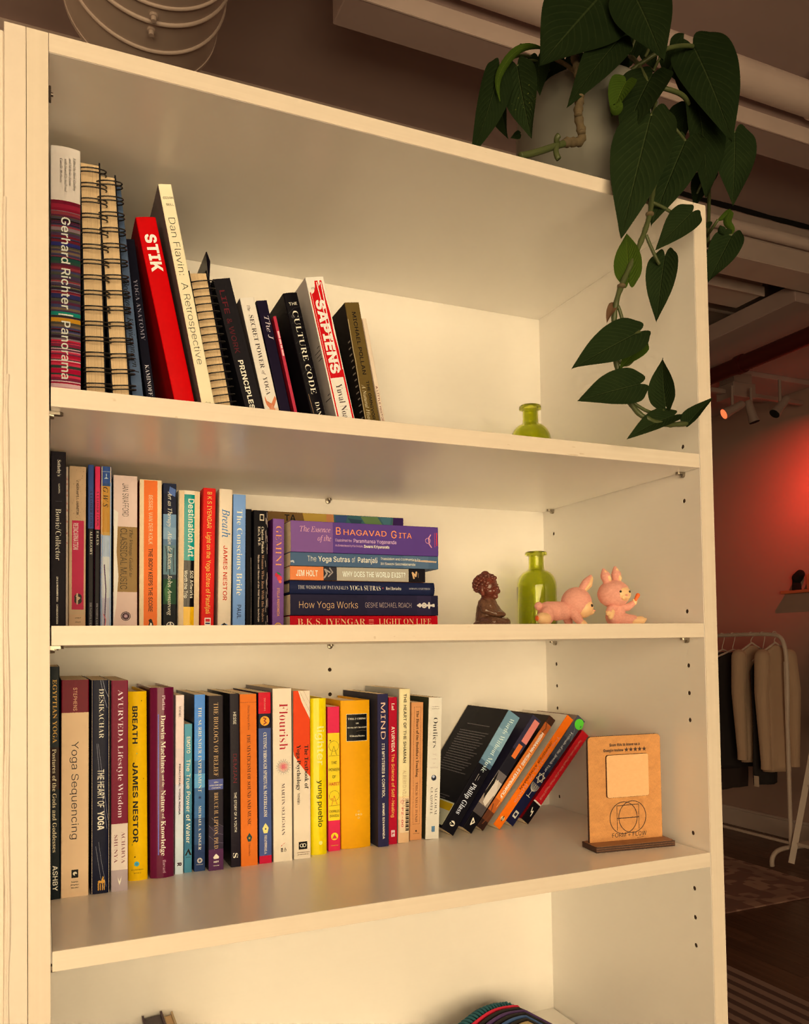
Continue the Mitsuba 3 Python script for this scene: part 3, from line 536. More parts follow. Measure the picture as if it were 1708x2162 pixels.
book('book', 'cream book with a blue brush title and red capitals, second shelf', Y=.220, x=.2062, t=.0164, h=.1757, lean=1.3, round_=.001, bands=[(0, col(244, 212, 165))], finish='cover_satin', left=col(205, 178, 140),
     texts=[('Breath', 'i', col(36, 120, 165), .5, .55, .145, .345, 'title'), ('JAMES NESTOR', 's600', col(205, 70, 45), .5, .30, .40, .79, 'author')], marks=[('dot', col(50, 120, 165), .5, .985, .36), ('poly', K, [(.35, .955), (.5, .945), (.62, .96), (.66, .99), (.4, .995)]), ('poly', WH, [(.48, .96), (.56, .97), (.57, .985), (.49, .988)])], **B2)
book('book', 'light blue book with large white serif title, second shelf', Y=.220, x=.2238, t=.0156, h=.1700, lean=.9, bands=[(0, col(110, 160, 200))], finish='cover_satin', left=col(90, 120, 140),
     texts=[('The Conscious Bride', 'x', WH, .5, .44, .11, .745, 'title'), ('PAUL', 's500', col(30, 50, 80), .5, .32, .81, .915, 'author')], marks=[('dot', col(34, 60, 90), .42, .985, .20)], **B2)
book('book', 'plain thin black book with worn edges, second shelf', Y=.230, x=.2346, t=.0078, h=.1540, lean=.5, bands=[(0, col(20, 17, 18))], finish='cover_satin', marks=[('line', col(170, 145, 115), [(.85, .4), (.9, .7), (.85, .98)], .03)], **B2)
book('book', 'black book with a streaked white edge and two lines of pale lettering, second shelf', Y=.225, x=.2542, t=.0182, h=.1522, lean=.5, bands=[(0, col(24, 20, 21))], finish='cover_satin',
     texts=[('Clarissa Pinkola', 'b', col(235, 205, 160), .62, .17, .135, .36, 'author'), ('Estés, Ph.D.', 'b', col(235, 205, 160), .38, .17, .135, .30, 'author'), ('Women Who Run With the Wolves', 'b', col(170, 125, 90), .62, .17, .37, .93, 'title'), ('Myths and Stories of the Wild Woman Archetype', 'b', col(225, 190, 150), .33, .12, .37, .93, 'title')],
     marks=[('rect', col(225, 195, 150), .42, .72, .03, .085), ('rect', K, .47, .67, .04, .075)] + [('line', col(150, 125, 105), [(.80 + .16 * float(a), float(b_)), (.82 + .16 * float(a), min(float(b_) + .05, 1))], .02) for a, b_ in np.random.default_rng(9).uniform(0, .96, (34, 2))], **B2)
book('book', 'purple book with orange letters and a fruit picture beside the lying stack, second shelf', Y=.225, x=.2744, t=.0150, h=.1426, lean=1.0, bands=[(0, col(138, 76, 140))], left=col(96, 36, 84), finish='cover_satin',
     texts=[('GEMINI', 'xx', col(235, 150, 90), .5, .5, .06, .43, 'title'), ('STELLA ANDROMEDA', 's600', col(240, 160, 90), .5, .22, .62, .875, 'author')], marks=[('dot', col(205, 40, 60), .4, .505, .2), ('dot', col(225, 60, 70), .6, .535, .22), ('dot', col(240, 120, 80), .65, .565, .13), ('poly', col(40, 120, 80), [(.3, .475), (.6, .485), (.75, .505), (.45, .50)]), ('dot', col(220, 160, 60), .5, .965, .32), ('ring', col(138, 76, 140), .5, .965, .22, .05)], **B2)

def lying(label, z0, z1, x0, x1, Y, bands, texts, marks=(), hard=False, round_=0.0, finish='cover_satin', tail=None, cover=None, d=None):
    """A book lying flat, its spine to the front, head at the left: built like an upright book, then laid on its side."""
    global scene
    t, h = z1 - z0, x1 - x0
    key, world, sf = book('book', label, G2S, Y, 0, 0, t, h, 0.0, d=d or D - .006 - Y, hard=hard, round_=round_, bands=bands, texts=texts, marks=marks, left=cover, finish=finish)
    # upright frame: u in [-t, 0] (x = 0 is the right edge), v in [0, h]; lying: world x = x0 + (h - v), z = z0 + (u + t)
    m = np.array([[0, 0, -1, x0 + h], [0, 1, 0, 0], [1, 0, 0, z0 + t], [0, 0, 0, 1.]])
    for kk in scene:
        if kk.startswith(key + '__'): scene[kk] = {**scene[kk], 'to_world': T(m.tolist())}
    return key
zb = Z2
lying('red book with pale capitals, lowest in the lying stack', zb, zb + .0187, .2818, .4908, .222, [(0, col(205, 18, 30))], [('B.K.S. IYENGAR', 'x', col(252, 190, 125), .58, .42, .045, .49, 'author'), ('LIGHT ON LIFE', 'x', col(252, 190, 125), .58, .42, .58, .955, 'title')], [('rect', col(245, 185, 130), .515, .545, .0, .0)] + [('rect', col(245, 185, 130), .42, .72, .515, .548), ('line', col(205, 18, 30), [(.5, .515), (.5, .548)], .05), ('line', col(205, 18, 30), [(.62, .515), (.62, .548)], .05)])
lying('dark indigo book with pale gold title and white arrow ornament in the stack', zb + .019, zb + .0464, .2820, .4908, .220, [(0, col(46, 40, 62)), (.5, col(50, 42, 66)), (.85, col(58, 46, 72)), (.95, col(44, 38, 60))], [('How Yoga Works', 's300', col(235, 180, 120), .5, .32, .05, .44, 'title'), ('GESHE MICHAEL ROACH', 's300', col(210, 175, 150), .5, .24, .485, .81, 'author')],
      [('line', col(240, 215, 180), [(.5, .855), (.5, .965)], .05), ('poly', col(240, 215, 180), [(.5, .845), (.62, .87), (.5, .885), (.38, .87)]), ('ring', col(240, 215, 180), .5, .90, .14, .07), ('line', col(240, 215, 180), [(.38, .935), (.62, .935)], .05), ('rect', col(240, 215, 180), .42, .58, .96, .975)])
lying('navy hardback with small white capitals, middle of the lying stack', zb + .0467, zb + .0642, .2823, .4870, .222, [(0, col(34, 42, 72)), (.97, col(30, 36, 62))], [("THE WISDOM OF PATAÑJALI'S", 'x', col(215, 195, 165), .5, .27, .05, .385, 'title'), ('YOGA SUTRAS', 'x', WH, .5, .36, .395, .61, 'title'), ('Ravi Ravindra', 'b', col(225, 205, 170), .5, .24, .645, .755, 'author'), ('MORNING LIGHT PRESS', 'x', col(190, 175, 155), .5, .15, .81, .965)], [('rect', col(200, 70, 60), .46, .56, .622, .628)], hard=True, round_=.0025, cover=col(34, 42, 72))
lying('book with an orange end and a grey-beige title field in the stack', zb + .0645, zb + .0825, .2823, .4726, .221, [(0, col(238, 135, 72)), (.235, col(60, 54, 52)), (.33, col(188, 168, 132)), (.87, col(34, 28, 28))], [('JIM HOLT', 's700', WH, .5, .44, .04, .195, 'author'), ('WHY DOES THE WORLD EXIST?', 's700', col(245, 232, 205), .5, .40, .37, .845, 'title')],
      [('line', col(170, 150, 125), [(.2, .24), (.5, .26), (.8, .245), (.6, .28)], .06), ('line', col(160, 140, 120), [(.3, .27), (.6, .30), (.9, .28)], .05), ('line', col(220, 170, 110), [(.3, .91), (.7, .90), (.45, .925), (.75, .93)], .07), ('line', col(150, 120, 90), [(.35, .945), (.7, .945)], .02)])
lying('steel blue book with pale title, second from the top of the lying stack', zb + .0828, zb + .1004, .2828, .4922, .220, [(0, col(72, 104, 124)), (.75, col(84, 114, 130)), (.93, col(74, 106, 124))], [('The', 's300', WH, .55, .40, .105, .165, 'title'), ('Yoga Sutras', 's600', WH, .55, .40, .175, .385, 'title'), ('of', 's300', WH, .55, .40, .395, .42, 'title'), ('Patanjali', 's600', WH, .55, .40, .435, .57, 'title'), ('Translation and Commentary by', 's500', WH, .70, .20, .59, .87, 'title'), ('Sri Swami Satchidananda', 's500', WH, .32, .20, .59, .835, 'author')], [('line', col(200, 190, 170), [(.3, .003), (.35, .015), (.25, .02)], .06), ('poly', col(205, 170, 130), [(.6, .80), (.68, .9), (.62, .99), (.5, .985), (.52, .9)])])
lying('thick purple book with a mauve end and orange capitals, topmost of the lying stack', zb + .1007, zb + .1412, .2836, .4928, .220, [(0, col(138, 92, 132)), (.27, col(102, 58, 132))], [('The Essence', 'i', col(235, 170, 165), .74, .17, .055, .255, 'title'), ('of the', 'i', col(235, 170, 165), .46, .17, .17, .26, 'title'), ('B', 's500', col(252, 145, 90), .72, .25, .285, .325, 'title'), ('HAGAVAD', 's500', col(252, 145, 90), .69, .18, .335, .635, 'title'), ('G', 's500', col(252, 145, 90), .68, .25, .66, .705, 'title'), ('ITA', 's500', col(252, 145, 90), .66, .18, .715, .81, 'title'), ('Explained by', 's500', col(225, 170, 175), .42, .09, .285, .395, 'author'), ('Paramhansa Yogananda', 's500', col(235, 185, 185), .42, .12, .405, .70, 'author'), ('As Remembered by His Disciple,', 's500', col(220, 165, 175), .25, .07, .285, .47, 'author'), ('Swami Kriyananda', 's700', WH, .25, .10, .475, .65, 'author')],
      [('ring', col(225, 150, 150), .52, .925, .10, .02), ('line', col(225, 150, 150), [(.72, .945), (.6, .93), (.4, .935), (.3, .95)], .02), ('rect', col(215, 60, 70), .35, .8, .985, .993), ('rect', col(190, 70, 100), .3, .8, .972, .976)])
# a book leaning against the back wall behind the stack, cover outwards
k = thing('book', 'brown picture book with a painted cover and purple edge, standing behind the lying stack', 'book', G2)
part(k, 'page_block', M(box(.2585, .4935, .3455, .3660, zb, zb + .1715, .0006), 'paper'))
part(k, 'cover', mikit.ply(box(.2575, .4945, .3448, .3455, zb, zb + .1725), 'cover_satin', smooth=False, color=np.tile(col(138, 98, 50), (8, 1))))
def front(nm, pts, c, dy):
    v, f = tri2d(Polygon(pts)); part(k, nm, M((np.stack([v[:, 0], np.full(len(v), .3447 - dy), zb + v[:, 1]], 1), f), 'cover_satin', color=np.tile(c, (len(v), 1))))
front('cover_art', [(.336, .1724), (.379, .1724), (.379, .10), (.352, .10)], col(205, 158, 66), .0001)
front('cover_art', [(.372, .1724), (.383, .1724), (.388, .10), (.372, .10)], col(215, 140, 80), .00015)
front('cover_art', [(.379, .1724), (.478, .1724), (.474, .13), (.440, .10), (.383, .10)], col(78, 112, 104), .0001)
for pts, c in (([(.385, .171), (.405, .172), (.400, .155), (.388, .158)], (60, 90, 130)), ([(.425, .1715), (.452, .172), (.462, .158), (.438, .154)], (120, 140, 80)), ([(.455, .1722), (.475, .172), (.470, .150)], (90, 125, 120)), ([(.405, .168), (.428, .166), (.42, .15)], (52, 84, 96))): front('cover_art', pts, col(*c), .00018)
front('cover_edge', [(.478, .1724), (.4944, .1724), (.4944, .10), (.474, .10)], col(72, 34, 92), .0001)
for g_, x_ in ((('TA', 's600'), .309),): 
    g, ln = text_shape(*g_); g = affinity.rotate(affinity.scale(g, .009, .009, origin=(0, 0)), 0, origin=(0, 0)); v, f = tri2d(affinity.translate(g, x_, .160)); part(k, 'lettering', M((np.stack([v[:, 0], np.full(len(v), .3444), zb + v[:, 1]], 1), f), 'ink', color=np.tile(K, (len(v), 1))))
G3 = 'books upright on the third shelf'; G3L = 'books leaning on the third shelf'
B3 = dict(group=G3, z=Z3)
TXT = 's500'
book('book', 'black book with gold and white lettering squeezed against the left panel, third shelf', Y=.170, x=.0103, t=.0098, h=.2495, lean=0, bands=[(0, col(30, 38, 36)), (.35, col(52, 26, 20)), (.53, col(30, 36, 34))],
     texts=[('EGYPTIAN YOGA', 'b', col(225, 165, 75), .52, .42, .055, .33, 'title'), ('Postures of the Gods and Goddesses', 'b', col(235, 205, 150), .45, .40, .355, .80, 'title'), ('ASHBY', 's600', WH, .5, .5, .855, .965, 'author')], **B3)
book('book', 'thick peach book with a maroon top band on the third shelf', Y=.170, x=.0388, t=.0278, h=.2345, lean=.3, bands=[(0, col(130, 30, 42)), (.152, col(252, 202, 142))],
     texts=[('STEPHENS', 's500', col(235, 170, 120), .5, .14, .035, .145, 'author'), ('Yoga Sequencing', 's300', col(60, 45, 40), .5, .25, .285, .74, 'title'),
            ('North', 's500', K, .5, .06, .935, .25, None, 'level'), ('Atlantic', 's500', K, .5, .06, .948, .32, None, 'level'), ('Books', 's500', K, .5, .06, .961, .27, None, 'level')],
     marks=[('rect', K, .38, .62, .876, .913), ('dot', CR, .5, .894, .075), ('dot', K, .53, .899, .035)], **B3)
book('book', 'dark navy book with pale brush strokes and a small stag emblem, third shelf', Y=.170, x=.0604, t=.0192, h=.2335, lean=.3, round_=.001, bands=[(0, col(26, 30, 50))],
     texts=[('DESIKACHAR', 'x', WH, .55, .26, .04, .275, 'author'), ('THE HEART OF', 's600', WH, .52, .36, .42, .60, 'title'), ('YOGA', 's900', WH, .52, .36, .615, .705, 'title')],
     marks=[('line', col(170, 160, 150), [(.5, .0), (.62, .06), (.85, .13)], .012), ('line', col(170, 160, 150), [(.62, .0), (.72, .04), (.92, .08)], .012), ('line', col(150, 140, 135), [(.3, .3), (.45, .45), (.85, .7)], .012),
            ('line', col(150, 140, 135), [(.38, .3), (.6, .45), (.9, .66)], .01), ('line', col(140, 132, 125), [(.25, .78), (.5, .92), (.7, .985)], .012), ('line', col(140, 132, 125), [(.4, .76), (.55, .85), (.8, .97)], .01),
            ('poly', col(230, 160, 60), [(.35, .945), (.42, .938), (.55, .941), (.63, .92), (.68, .926), (.66, .935), (.74, .94), (.74, .952), (.42, .952)]), ('rect', col(230, 160, 60), .36, .42, .95, .985), ('rect', col(230, 160, 60), .47, .52, .955, .985), ('rect', col(230, 160, 60), .58, .63, .952, .985), ('rect', col(230, 160, 60), .68, .73, .952, .985)], **B3)
book('book', 'wine red book with white title and a pale lower third, third shelf', Y=.170, x=.0794, t=.0176, h=.2325, lean=.35, bands=[(0, col(135, 30, 52)), (.682, col(240, 208, 170)), (.90, col(195, 165, 145))], left=col(215, 185, 150),
     texts=[('AYURVEDA Lifestyle Wisdom', 'x', col(250, 215, 190), .55, .30, .045, .655, 'title'), ('ACHARYA', 'x', col(150, 95, 85), .72, .21, .722, .87, 'author'), ('SHUNYA', 'x', col(150, 95, 85), .28, .21, .732, .865, 'author')],
     marks=[('poly', WH, [(.38, .93), (.5, .955), (.62, .93), (.58, .955), (.5, .972), (.42, .955)])], **B3)
book('book', 'bright yellow book with bold black author name between two red books, third shelf', Y=.205, x=.1046, t=.0214, h=.218, lean=0, hard=True, round_=.003, bands=[(0, col(252, 190, 10))], finish='cover_satin',
     texts=[('BREATH', 's700', K, .37, .26, .075, .28, 'title'), ('JAMES NESTOR', 's700', K, .37, .26, .375, .80, 'author'), ('RIVERHEAD', 's600', col(120, 90, 20), .45, .045, .945, .62, None, 'level'), ('BOOKS', 's600', col(120, 90, 20), .45, .045, .962, .38, None, 'level')],
     marks=[('dot', col(190, 190, 90), .46, .33, .04), ('dot', K, .33, .875, .035), ('dot', col(90, 185, 180), .42, .912, .13), ('ring', col(60, 120, 120), .42, .912, .06, .03), ('dot', col(90, 60, 20), .72, .05, .025), ('dot', col(90, 60, 20), .8, .465, .02), ('dot', col(170, 150, 40), .2, .81, .03)], **B3)
book('book', 'rounded burgundy hardback with a thin blue rule beside its title, third shelf', Y=.203, x=.1342, t=.0270, h=.2215, lean=.3, hard=True, round_=.005, bands=[(0, col(112, 24, 52))], finish='cover_gloss',
     texts=[('Plotkin', 'x', col(240, 200, 180), .55, .14, .04, .12, 'author'), ('Darwin Machines', 'b', WH, .53, .19, .145, .45, 'title'), ('and the', 'x', WH, .53, .12, .46, .525, 'title'), ('Nature', 'b', WH, .53, .19, .54, .655, 'title'), ('of', 'x', WH, .53, .13, .663, .69, 'title'), ('Knowledge', 'b', WH, .53, .19, .70, .885, 'title'), ('Harvard', 'x', col(220, 170, 160), .57, .13, .905, .975)],
     marks=[('rect', col(110, 110, 190), .31, .35, .14, .88)], **B3)
book('book', 'thin white book fading to pale blue, between burgundy and teal books, third shelf', Y=.211, x=.1454, t=.0098, h=.2115, lean=.7, bands=[(0, col(245, 210, 180)), (.3, col(238, 206, 180)), (.5, col(228, 210, 195)), (.65, col(212, 212, 212)), (.8, col(205, 212, 220))],
     texts=[('MOORE', 'x', col(70, 55, 55), .5, .28, .06, .125, 'author'), ('PRACTICAL YOGA NIDRA', 's700', col(50, 40, 45), .5, .2, .385, .67, 'title'), ('R', 's900', col(60, 30, 40), .52, .5, .935, .955)], **B3)
book('book', 'short teal book with white lettering, lowest in its row, third shelf', Y=.214, x=.1558, t=.0092, h=.1765, lean=.6, bands=[(0, col(45, 160, 165)), (.35, col(30, 140, 150)), (.6, col(20, 120, 135)), (.85, col(30, 140, 150))],
     texts=[('EMOTO', 's600', WH, .5, .46, .085, .20, 'author'), ('The True Power of Water', 's500', WH, .5, .50, .235, .805, 'title'), ('ATRIA', 's600', K, .5, .09, .90, .6, None, 'level')], marks=[('poly', K, [(.1, .885), (.55, .84), (.95, .885), (.7, .885), (.5, .86), (.3, .885)])], **B3)
book('book', 'sky blue book shading to dark blue below, beside the teal book, third shelf', Y=.213, x=.1712, t=.0129, h=.2112, lean=.5, bands=[(0, col(25, 140, 205)), (.2, col(30, 150, 205)), (.375, col(28, 120, 165)), (.45, col(60, 165, 195)), (.53, col(30, 110, 150)), (.7, col(35, 85, 120)), (.85, col(35, 65, 100))], left=col(22, 40, 60),
     texts=[('THE SURRENDER EXPERIMENT', 'x', WH, .5, .30, .07, .555, 'title'), ('MICHAEL A. SINGER', 'x', WH, .5, .26, .63, .88, 'author')], marks=[('star', col(20, 50, 90), .5, .585, .18, 6), ('dot', col(215, 190, 160), .5, .94, .24), ('star', col(60, 70, 90), .5, .94, .18, 6), ('rect', col(160, 150, 140), .2, .8, .96, .964)], **B3)
book('book', 'dark brown book with gold lettering and a small blue anniversary band, third shelf', Y=.208, x=.1922, t=.0178, h=.2095, lean=.4, bands=[(0, col(45, 34, 34)), (.48, col(85, 95, 150)), (.54, col(45, 36, 40)), (.75, col(60, 46, 60)), (.88, col(95, 50, 75))], left=col(40, 38, 40),
     texts=[('THE BIOLOGY OF BELIEF', 'x', col(215, 165, 105), .5, .30, .04, .465, 'title'), ('BRUCE H. LIPTON, PH.D.', 'x', col(215, 165, 105), .5, .27, .555, .885, 'author'), ('10TH', 'b', WH, .5, .085, .502, .3, None, 'level'), ('ANNIVERSARY', 'b', WH, .5, .08, .518, .9, None, 'level'), ('EDITION', 'b', WH, .5, .08, .533, .6, None, 'level'), ('HAY', 's900', WH, .5, .13, .957, .35, None, 'level'), ('HOUSE', 's700', WH, .5, .05, .975, .4, None, 'level')],
     marks=[('line', col(130, 110, 110), [(.2, .70), (.6, .735), (1, .755)], .01), ('line', col(120, 100, 110), [(0, .74), (.5, .79), (1, .80)], .01), ('line', col(120, 100, 110), [(0, .8), (.5, .84), (1, .85)], .01), ('poly', WH, [(.3, .925), (.5, .905), (.7, .925), (.66, .935), (.34, .935)])], **B3)
book('book', 'black book with a red vertical title, beside the plain orange book, third shelf', Y=.212, x=.2137, t=.0117, h=.2110, lean=0, bands=[(0, col(42, 33, 36))], left=col(14, 12, 14),
     texts=[('HESSE', 's500', WH, .5, .32, .105, .18, 'author'), ('DEMIAN', 's200', col(170, 45, 50), .5, .36, .345, .52, 'title'), ('THE STORY OF A YOUTH', 's500', WH, .5, .26, .57, .80), ('S', 'b', WH, .45, .5, .915, .95)], **B3)
book('book', 'plain orange book with small dark serif title, third shelf', Y=.210, x=.2345, t=.0206, h=.2098, lean=.1, bands=[(0, col(236, 120, 40))], finish='cover_satin', left=col(190, 90, 30),
     texts=[('Hazrat Inayat Khan', 'i', col(110, 50, 25), .52, .12, .065, .21, 'author'), ('THE MYSTICISM OF SOUND AND MUSIC', 'x', col(80, 35, 20), .5, .2, .235, .77, 'title'), ('Shambhala', 'i', col(130, 60, 25), .5, .1, .87, .945)],
     marks=[('rect', col(170, 80, 25), 0, 1, .047, .0495), ('poly', col(40, 70, 60), [(.5, .81), (.66, .835), (.58, .86), (.42, .86), (.34, .835)]), ('dot', col(210, 150, 60), .5, .84, .06)], **B3)
book('book', 'blue book with red ends and an orange round emblem near its top, third shelf', Y=.212, x=.2526, t=.0157, h=.2110, lean=.2, bands=[(0, col(218, 30, 45)), (.125, col(40, 36, 50)), (.21, col(70, 92, 140)), (.955, col(210, 35, 60))], left=col(35, 40, 60),
     texts=[('TRUNGPA', 'x', col(240, 150, 120), .5, .15, .03, .11, 'author'), ('CUTTING THROUGH SPIRITUAL MATERIALISM', 'b', WH, .5, .26, .235, .73, 'title'), ('SHAMBHALA', 'b', WH, .5, .2, .835, .945)],
     marks=[('dot', col(252, 165, 50), .5, .168, .38), ('line', col(150, 60, 40), [(.4, .15), (.6, .155), (.45, .168), (.62, .178), (.42, .187)], .04), ('poly', col(245, 215, 120), [(.5, .765), (.75, .795), (.65, .825), (.35, .825), (.25, .795)]), ('dot', col(60, 60, 90), .5, .80, .06)], **B3)
book('book', 'tall white book with a large thin red title and a red starburst, third shelf', Y=.211, x=.2786, t=.0242, h=.2152, lean=.3, bands=[(0, col(248, 218, 172))], left=col(150, 128, 108), finish='cover_satin',
     texts=[('Flourish', 'xx', col(190, 45, 50), .56, .45, .085, .36, 'title'), ('MARTIN SELIGMAN', 'x', col(95, 70, 65), .52, .16, .55, .85, 'author'), ('n', 'b', K, .44, .28, .945, .14, None, 'level'), ('b', 'i', K, .62, .2, .945, .13, None, 'level')],
     marks=[('burst', col(130, 105, 95), .54, .455, .40), ('burst', col(215, 80, 80), .54, .455, .27), ('dot', col(222, 110, 105), .54, .455, .10), ('poly', col(200, 60, 50), [(.38, .91), (.5, .90), (.6, .893), (.58, .897), (.46, .905), (.4, .915)])], **B3)
book('book', 'white book whose upper half is covered by a slanting orange-red field, third shelf', Y=.213, x=.3030, t=.0220, h=.2112, lean=.4, bands=[(0, col(245, 214, 168))], finish='cover_satin',
     texts=[('The Textbook of', 'b', K, .76, .22, .325, .585, 'title'), ('Yoga Psychology', 'b', K, .30, .22, .325, .595, 'title'), ('MISHRA', 'x', K, .28, .15, .61, .68, 'author')],
     marks=[('poly', col(238, 72, 20), [(0, 0), (.28, 0), (.5, .07), (.95, .165), (1, .175), (1, .52), (.6, .47), (.3, .43), (.03, .385), (0, .36)]), ('line', col(150, 100, 70), [(.35, 0), (.7, .07), (1, .13)], .006), ('line', col(150, 100, 70), [(.6, 0), (.8, .04), (1, .08)], .006), ('rect', K, .28, .78, .90, .945), ('rect', col(130, 100, 75), .15, .92, .962, .965), ('rect', col(130, 100, 75), .2, .86, .974, .977), ('ring', WH, .45, .922, .11, .035), ('ring', WH, .6, .922, .11, .035)], **B3)
book('book', 'rounded lemon yellow book with faint pale lettering above a dark author name, third shelf', Y=.221, x=.3280, t=.0212, h=.2002, lean=.4, hard=True, round_=.004, bands=[(0, col(253, 212, 12))], finish='cover_gloss',
     texts=[('lighter', 's700', col(254, 230, 120), .58, .46, .175, .43, 'title'), ('yung pueblo', 's500', col(70, 65, 20), .55, .3, .525, .825, 'author')], marks=[('dot', col(253, 232, 120), .55, .925, .12)], **B3)
book('book', 'yellow book with pink bands at top and bottom and wheel drawings, third shelf', Y=.232, x=.3490, t=.0164, h=.1878, lean=.3, bands=[(0, col(235, 55, 80)), (.183, col(253, 208, 45)), (.79, col(235, 55, 80))], finish='cover_gloss',
     texts=[('THE', 's500', col(60, 45, 15), .5, .23, .400, .48, 'title', 'level'), ('POWER', 's500', col(60, 45, 15), .5, .23, .448, .92, 'title', 'level'), ('OF', 's500', col(60, 45, 15), .5, .23, .497, .32, 'title', 'level'), ('HABIT', 's600', col(200, 60, 40), .5, .25, .548, .92, 'title', 'level'), ('CHARLES', 's500', col(60, 45, 15), .5, .2, .735, .85, 'author', 'level'), ('DUHIGG', 's500', col(60, 45, 15), .5, .2, .766, .8, 'author', 'level'), ('RANDOM HOUSE', 's500', col(250, 200, 60), .5, .07, .965, .6, None, 'level')],
     marks=[('ring', col(90, 70, 20), .5, .275, .42, .025), ('line', col(90, 70, 20), [(.25, .34), (.5, .275), (.75, .34)], .015), ('line', col(90, 70, 20), [(.08, .342), (.95, .340)], .012), ('dot', K, .2, .235, .05),
            ('ring', col(90, 70, 20), .5, .62, .42, .025), ('line', col(200, 70, 40), [(.28, .685), (.5, .62), (.75, .685)], .015), ('line', col(90, 70, 20), [(.08, .688), (.95, .686)], .012), ('dot', col(200, 60, 40), .3, .64, .05), ('dot', col(253, 208, 45), .5, .90, .30), ('poly', col(235, 55, 80), [(.3, .915), (.5, .885), (.7, .915)])], **B3)
book('book', 'thick golden yellow hardback with a black title label, third shelf', Y=.232, x=.3926, t=.0413, h=.1947, lean=.45, hard=True, round_=.004, bands=[(0, col(245, 166, 20))], finish='cover_satin',
     texts=[('THE I CHING', 'b', WH, .53, .055, .131, .62, 'title', 'level'), ('OR', 'b', WH, .53, .04, .16, .1, 'title', 'level'), ('BOOK OF CHANGES', 'b', WH, .53, .042, .189, .66, 'title', 'level'), ('Wilhelm/Baynes', 'b', WH, .53, .05, .247, .52, 'author', 'level')],
     marks=[('rect', CR, .175, .885, .092, .278), ('rect', col(16, 14, 16), .185, .875, .095, .275), ('line', col(120, 100, 70), [(.5, .21), (.7, .205), (.85, .21)], .004)] + [('ring', col(245, 200, 120), .56 + a, .775 + b, .035, .012) for a, b in ((-.085, 0), (.085, 0), (0, -.022), (0, .022))] + [('dot', col(245, 200, 120), .56, .775, .03)], **B3)
book('book', 'dark purple-blue book right of the thick yellow hardback, third shelf', Y=.223, x=.4138, t=.0153, h=.2025, lean=.6, bands=[(0, col(52, 46, 78))], left=col(62, 54, 56), finish='cover_satin',
     texts=[('MIND', 's400', col(240, 190, 150), .5, .42, .05, .305, 'title'), ('ITS MYSTERIES & CONTROL', 's600', WH, .5, .26, .325, .68, 'title'), ('SWAMI SIVANANDA', 's700', WH, .5, .2, .715, .95, 'author')], **B3)
book('book', 'thin red book with white and yellow lettering beside the purple-blue one, third shelf', Y=.230, x=.4287, t=.0124, h=.1970, lean=.9, bands=[(0, col(190, 28, 45))],
     texts=[('Lad', 'b', WH, .5, .34, .04, .09, 'author'), ('AYURVEDA', 's700', WH, .5, .38, .2, .375, 'title'), ('The Science of Self-Healing', 's500', col(250, 185, 90), .5, .36, .385, .82, 'title'), ('L', 's800', col(190, 28, 45), .5, .3, .92, .94)], marks=[('rect', col(235, 190, 170), .28, .72, .905, .95)], **B3)
book('book', 'tall cream book with a barcode sticker at its foot, third shelf', Y=.230, x=.4466, t=.0163, h=.2075, lean=1.5, round_=.001, bands=[(0, col(248, 218, 150)), (.7, col(246, 205, 135)), (.85, col(238, 185, 125))], left=col(195, 178, 145),
     texts=[('THE HEART OF THE SHAMAN', 's600', col(70, 55, 35), .5, .26, .03, .485, 'title'), ('ALBERTO VILLOLDO', 's300', col(180, 140, 95), .5, .3, .53, .78, 'author'), ('PZ-00', 's600', col(200, 70, 60), .34, .16, .77, .90)],
     marks=[('rect', col(247, 205, 150), .12, .95, .71, .935)] + [('rect', K, .62, .92, .72 + .0085 * i, .72 + .0085 * i + .003 + .0022 * ((i * 7) % 3)) for i in range(24)] + [('ring', col(215, 100, 90), .3, .735, .14, .03)], **B3)
book('book', 'orange-tan book with a thin frame line round its title, third shelf', Y=.237, x=.4683, t=.0180, h=.1880, lean=1.8, bands=[(0, col(228, 152, 88))], finish='cover_satin',
     texts=[("The Heart of the Buddha's Teaching", 'b', col(70, 38, 20), .52, .2, .06, .545, 'title'), ('THICH NHAT HANH', 'x', col(130, 75, 40), .5, .19, .58, .87, 'author')],
     marks=[('line', col(150, 90, 50), [(.22, .035), (.78, .035), (.78, .885), (.22, .885), (.22, .035)], .012), ('dot', col(70, 40, 20), .5, .935, .07), ('rect', col(120, 70, 40), .22, .78, .952, .9545)], **B3)
book('book', 'white book with a single small marble printed on it, rightmost upright book, third shelf', Y=.231, x=.4915, t=.0205, h=.1938, lean=2.7, bands=[(0, col(240, 218, 178))], left=col(70, 68, 42), finish='cover_satin',
     texts=[('#1 NATIONAL', 'x', col(150, 125, 100), .5, .06, .068, .55, None, 'level'), ('BESTSELLER', 'x', col(150, 125, 100), .5, .06, .083, .55, None, 'level'), ('Outliers', 'xx', col(60, 55, 50), .52, .32, .14, .36, 'title'), ('THE', 's300', col(205, 175, 150), .5, .1, .41, .35, None, 'level'), ('STORY', 's300', col(205, 175, 150), .5, .1, .443, .45, None, 'level'), ('OF', 's300', col(205, 175, 150), .5, .08, .472, .2, None, 'level'), ('SUCCESS', 's300', col(205, 175, 150), .5, .1, .503, .6, None, 'level'),
            ('MALCOLM', 'xx', col(80, 70, 65), .68, .18, .64, .83, 'author'), ('GLADWELL', 'xx', col(80, 70, 65), .36, .18, .635, .83, 'author')],
     marks=[('dot', col(60, 65, 75), .5, .57, .19), ('dot', col(200, 195, 185), .47, .562, .09), ('dot', col(30, 30, 40), .54, .577, .07), ('rect', col(80, 130, 150), .42, .66, .91, .95)], **B3)
L3 = dict(group=G3L, z=Z3)
